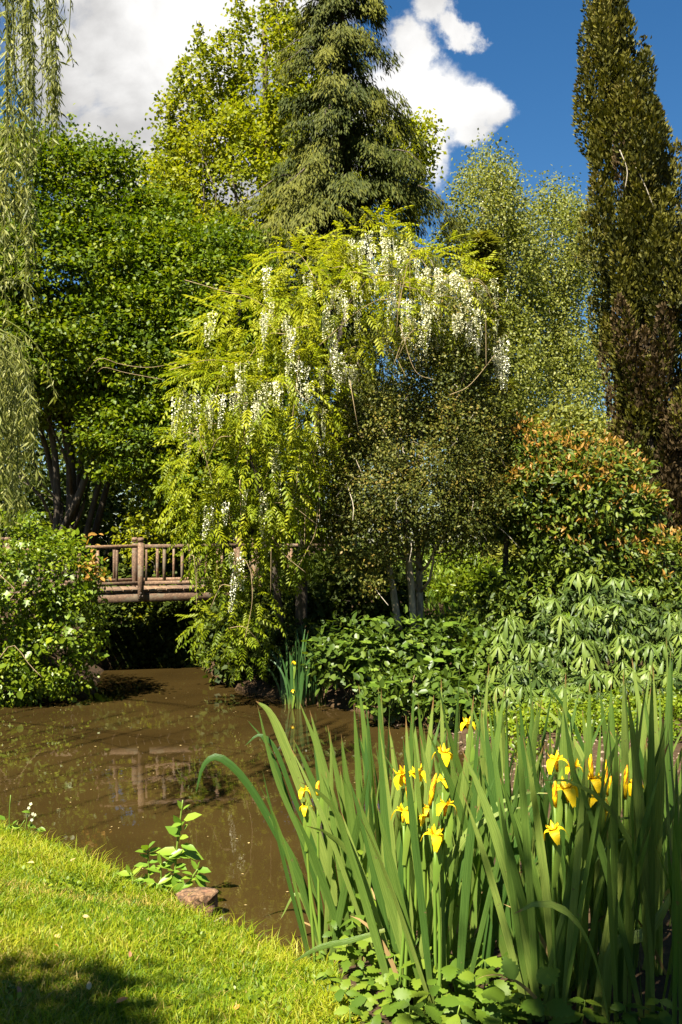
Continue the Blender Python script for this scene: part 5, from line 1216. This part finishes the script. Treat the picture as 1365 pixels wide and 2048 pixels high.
lf = mesh_np('fallen_leaf', *t_oval(.3, .08, .02))
def litter_mat(nm, c):
    m, g = mat_new(nm); pr = g.n('ShaderNodeBsdfPrincipled'); n = g.noise(g.n('ShaderNodeTexCoord').outputs['Object'], 20)
    g.put(pr.inputs['Base Color'], g.ramp(n, [(.3, tuple(q * .7 for q in c)), (.7, c)])); pr.inputs['Roughness'].default_value = .7; finish(g, pr.outputs[0]); return m
LM = {'orange': litter_mat('orange_leaf', (.50, .17, .03)), 'straw': litter_mat('straw_leaf', (.36, .26, .10)), 'white': litter_mat('white_petal_litter', (.78, .72, .62)), 'brown': litter_mat('brown_leaf', (.25, .11, .05))}
for px, py, cl, s, w in [(230, 2006, 'orange', .055, 'curled orange leaf lying on the shaded grass at the bottom'), (72, 1812, 'straw', .05, 'upright straw coloured leaf standing in the lawn at left'), (124, 1858, 'white', .018, 'round white petal on the lawn left of the stump'), (120, 1875, 'straw', .045, 'straw coloured bract just below the white petal on the lawn'), (120, 1895, 'orange', .03, 'tiny orange leaf in the middle of the lawn'),
                         (165, 1832, 'straw', .035, 'pale leaf in the lawn halfway to the stump'), (55, 1725, 'straw', .05, 'dry bleached leaf on the upper lawn near the left edge'), (140, 1725, 'straw', .06, 'bleached curled leaf on the upper lawn near the bank'), (260, 1915, 'brown', .03, 'brown leaf scrap on the lawn above the shade'), (40, 1990, 'brown', .04, 'brown leaf in the dark corner of the lawn'), (470, 2020, 'orange', .035, 'orange leaf by the weeds at the lawn corner'), (180, 1980, 'straw', .04, 'narrow straw leaf at the bottom of the lawn'), (102, 1988, 'straw', .035, 'crumpled straw leaf at the lower left of the lawn')]:
    # point where the sight line meets the lawn
    Yq = 5.0
    for _ in range(30): Yq = (EYE - hz((px - 682.5) / F * Yq, Yq) - .025) * F / (py - HOR)
    me = lf.copy(); o = bpy.data.objects.new('fallen_leaf', me); COL.objects.link(o); me.materials.clear(); me.materials.append(LM[cl])
    o.location = ((px - 682.5) / F * Yq, Yq, EYE - (py - HOR) / F * Yq); o.rotation_euler = (rng.normal(.2, .4), rng.normal(0, .4), rng.uniform(0, 6)); o.scale = (s, s, s)
    tag(o, w, 'leaf', 'fallen leaves and petals on the lawn')

def specks():
    n = 420
    P = np.stack([rng.uniform(-5, 1.2, n), rng.uniform(4.8, 14, n)], 1); P = P[pond_sd(P) < -.12]; n = len(P)
    s = rng.uniform(.006, .022, n) * (1 + (rng.random(n) < .06) * 1.2)
    V, Fs, T = scatter(t_diamond(.3, .04), np.column_stack([P, np.full(n, .003)]), norm(np.column_stack([rng.normal(0, 1, (n, 2)), np.zeros(n)])), np.tile((0, 0, 1.), (n, 1)), s, rng.random(n))
    tag(link('floating_petals', mesh_np('floating_petals', V, Fs, T), LM['straw']), 'specks of pale fallen petals floating on the brown water', 'petals', kind='stuff')
    # pebbles and litter on the mud bank behind the irises
    n = 2600
    P = np.stack([rng.uniform(.3, 4.2, n), rng.uniform(7.4, 11.6, n)], 1); d = pond_sd(P); k = (d > .0) & (d < 1.6); P = P[k]; n = len(P)
    oct_ = (np.array([(1, 0, 0), (0, 1, 0), (-1, 0, 0), (0, -1, 0), (0, 0, .7), (0, 0, -.5)], float), [np.array([(0, 1, 4), (1, 2, 4), (2, 3, 4), (3, 0, 4)])])
    V, Fs, T = scatter(oct_, np.column_stack([P, height(P)]), norm(rng.normal(0, 1, (n, 3)) * (1, 1, .2)), norm(rng.normal(0, .3, (n, 3)) + (0, 0, 1)), rng.uniform(.008, .028, n), rng.random(n))
    m, g = mat_new('bank_pebble'); t = g.n('ShaderNodeAttribute', attribute_name='tint').outputs['Fac']; pr = g.n('ShaderNodeBsdfPrincipled')
    g.put(pr.inputs['Base Color'], g.ramp(t, [(0, (.05, .028, .014)), (.6, (.12, .078, .048)), (1, (.22, .16, .11))])); pr.inputs['Roughness'].default_value = .8; finish(g, pr.outputs[0])
    tag(link('bank_gravel', mesh_np('bank_gravel', V, Fs, T), m), 'brown and grey gravel on the muddy bank behind the irises', 'gravel', kind='stuff')
specks()

# ------------------------------------------------------------------ willow, upper left
def willow():
    base = np.array((-6.6, 9.4, hz(-6.6, 9.4) - .05))
    root = thing('willow_tree', 'willow hanging long leafy strands down the left edge of the picture', 'tree', base)
    tp = curve([base, (-6.5, 9.4, 2.2), (-6.2, 9.3, 4.6), (-5.6, 9.0, 7.4)], 12)
    V, Fs = tube(tp, np.linspace(.24, .08, 12), 9); link('trunk', mesh_np('trunk', V, Fs, smooth=True), M['bark'], root)
    WT = t_diamond(.085, .03)
    def strand(pts, Y, dens=1.15, size=.074):
        P = curve([at(a, b, Y + (c if len(q) > 2 else 0)) for q in pts for a, b, c in [(q + (0,))[:3]]], 16)
        seg = np.linalg.norm(np.diff(P, axis=0), axis=1); L = seg.sum(); A = Acc()
        V, Fs = tube(P, np.linspace(.0055, .002, 16), 3); A.add(V, Fs)
        n = int(L * 62 * dens); t = np.sort(rng.random(n)) ** .85; cum = np.concatenate([[0], np.cumsum(seg)]) / L
        Q = np.stack([np.interp(t, cum, P[:, i]) for i in range(3)], 1) + rng.normal(0, .012, (n, 3))
        a = rng.uniform(0, 6.28, n); D = norm(np.stack([np.cos(a) * .55, np.sin(a) * .55, np.full(n, -.8)], 1) + rng.normal(0, .2, (n, 3)))
        A.add(*scatter(WT, Q, D, rng.normal(0, 1, (n, 3)) + (0, -.4, .4), rng.uniform(.6, 1.2, n) * size, rng.random(n)))
        me = A.mesh('hanging_foliage'); link('hanging_foliage', me, M['willow'], root)
        return P[0]
    tops = []
    for k in range(38):     # top left curtain
        x = rng.uniform(-60, 112); yb = rng.uniform(170, 330) if x > 60 else rng.uniform(200, 470)
        tops.append(strand([(x - 12, -160), (x + 3, 0), (x + rng.normal(4, 6), yb * .5), (x + rng.normal(8, 8), yb)], rng.uniform(5.9, 7.4), 1.15))
    tops.append(strand([(60, -120), (100, 10), (125, 45), (138, 85), (148, 135)], 6.4, .9)); tops.append(strand([(120, -120), (140, -20), (140, 40), (136, 80)], 6.4, .35)); tops.append(strand([(100, -160), (122, -60), (128, 15)], 6.5, .8))
    for k in range(9):      # second tier
        x = rng.uniform(-40, 66); strand([(x - 40, 330), (x - 12, 385), (x, 440), (x + rng.normal(4, 5), rng.uniform(500, 660))], rng.uniform(6.0, 7.0), 1.0)
    for k in range(4): strand([(-30, 350), (8, 375 + k * 12), (40 + k * 6, 440), (58 + k * 5, rng.uniform(490, 560))], 6.3, 1.0)
    for k in range(60):     # lowest tier
        x = rng.uniform(-70, 72); y0 = 630 + max(0, x) * .75 + rng.uniform(-10, 120); yb = rng.uniform(820, 1065) if x < 62 else rng.uniform(780, 930)
        strand([(x - 55, y0 - 25), (x - 18, y0), (x, y0 + 70), (x + rng.normal(4, 8), (y0 + yb) / 2 + 40), (x + rng.normal(10, 10), yb)], rng.uniform(5.9, 7.2), 1.15)
    strand([(-30, 625), (30, 650), (80, 700), (104, 760), (112, 800)], 6.3, 1.0); strand([(-40, 600), (10, 560), (60, 575), (80, 640)], 6.3, .9)
    for (px, py) in ((-60, -170), (20, -170), (100, -170), (-40, 300), (-70, 590), (-60, 330)):
        q = at(px, py, 6.6); s = tp[6] if py > 200 else tp[10]
        V, Fs = tube(curve([s, (s + q) / 2 + (0, 0, .35), q], 9), np.linspace(.009, .004, 9), 6); link('limb', mesh_np('limb', V, Fs, smooth=True), M['twig'], root)
    for k in range(26):     # the rest of its crown, out of frame
        a = rng.uniform(-1.2, .3); x = -5 + rng.normal(0, 1.0); yv = 6.5 + rng.normal(0, 1.2); z0 = rng.uniform(5.5, 8.5); z1 = rng.uniform(1.2, 4)
        px = 682.5 + x / yv * F
        if px > -60: continue
        strand([(px, HOR - (z0 - EYE) / yv * F), (px + 20, HOR - ((z0 + z1) / 2 - EYE) / yv * F), (px + 25, HOR - (z1 - EYE) / yv * F)], yv, .7)
willow()

# ------------------------------------------------------------------ tree behind the photographer: its shade falls across the bottom of the picture
def shade_tree():
    base = np.array((-4.5, -5.2, .35))
    L = np.array(sd)
    def on_ray(p, t): return np.array(p) + L * t
    tg = [on_ray((-1.22, 3.5, .4), 8.5), on_ray((1.1, 3.2, .5), 8.5), on_ray((1.6, 3.7, .7), 8.8), on_ray((.3, 2.9, .4), 8.2)]
    bl = [(tg[0], np.array((.36, .28, .30))), (tg[1], np.array((.50, .35, .35))), (tg[2], np.array((.55, .40, .35))), (tg[3], np.array((.5, .22, .25))),
          (np.array((-4.6, -4.5, 8.2)), np.array((1.6, 1.5, 1.4))), (np.array((-6.2, -5.5, 7.4)), np.array((1.6, 1.6, 1.5))), (np.array((-4.0, -6.5, 8.5)), np.array((1.8, 1.6, 1.6)))]
    tree('oak_tree', 'broad leafy tree standing behind the viewpoint and shading the near lawn', 'tree', [base, base + (.1, 0, 2.5), base + (.1, .2, 5), base + (.2, .4, 7.2)], .25, bl, 'hazel', DIAW, 900, 10, .16, .10, limbs=14, limb_r=.05, inner=.2, back=1.0, weights=[1.7, 1.6, 1.7, 1.2, 3, 3, 3])
shade_tree()
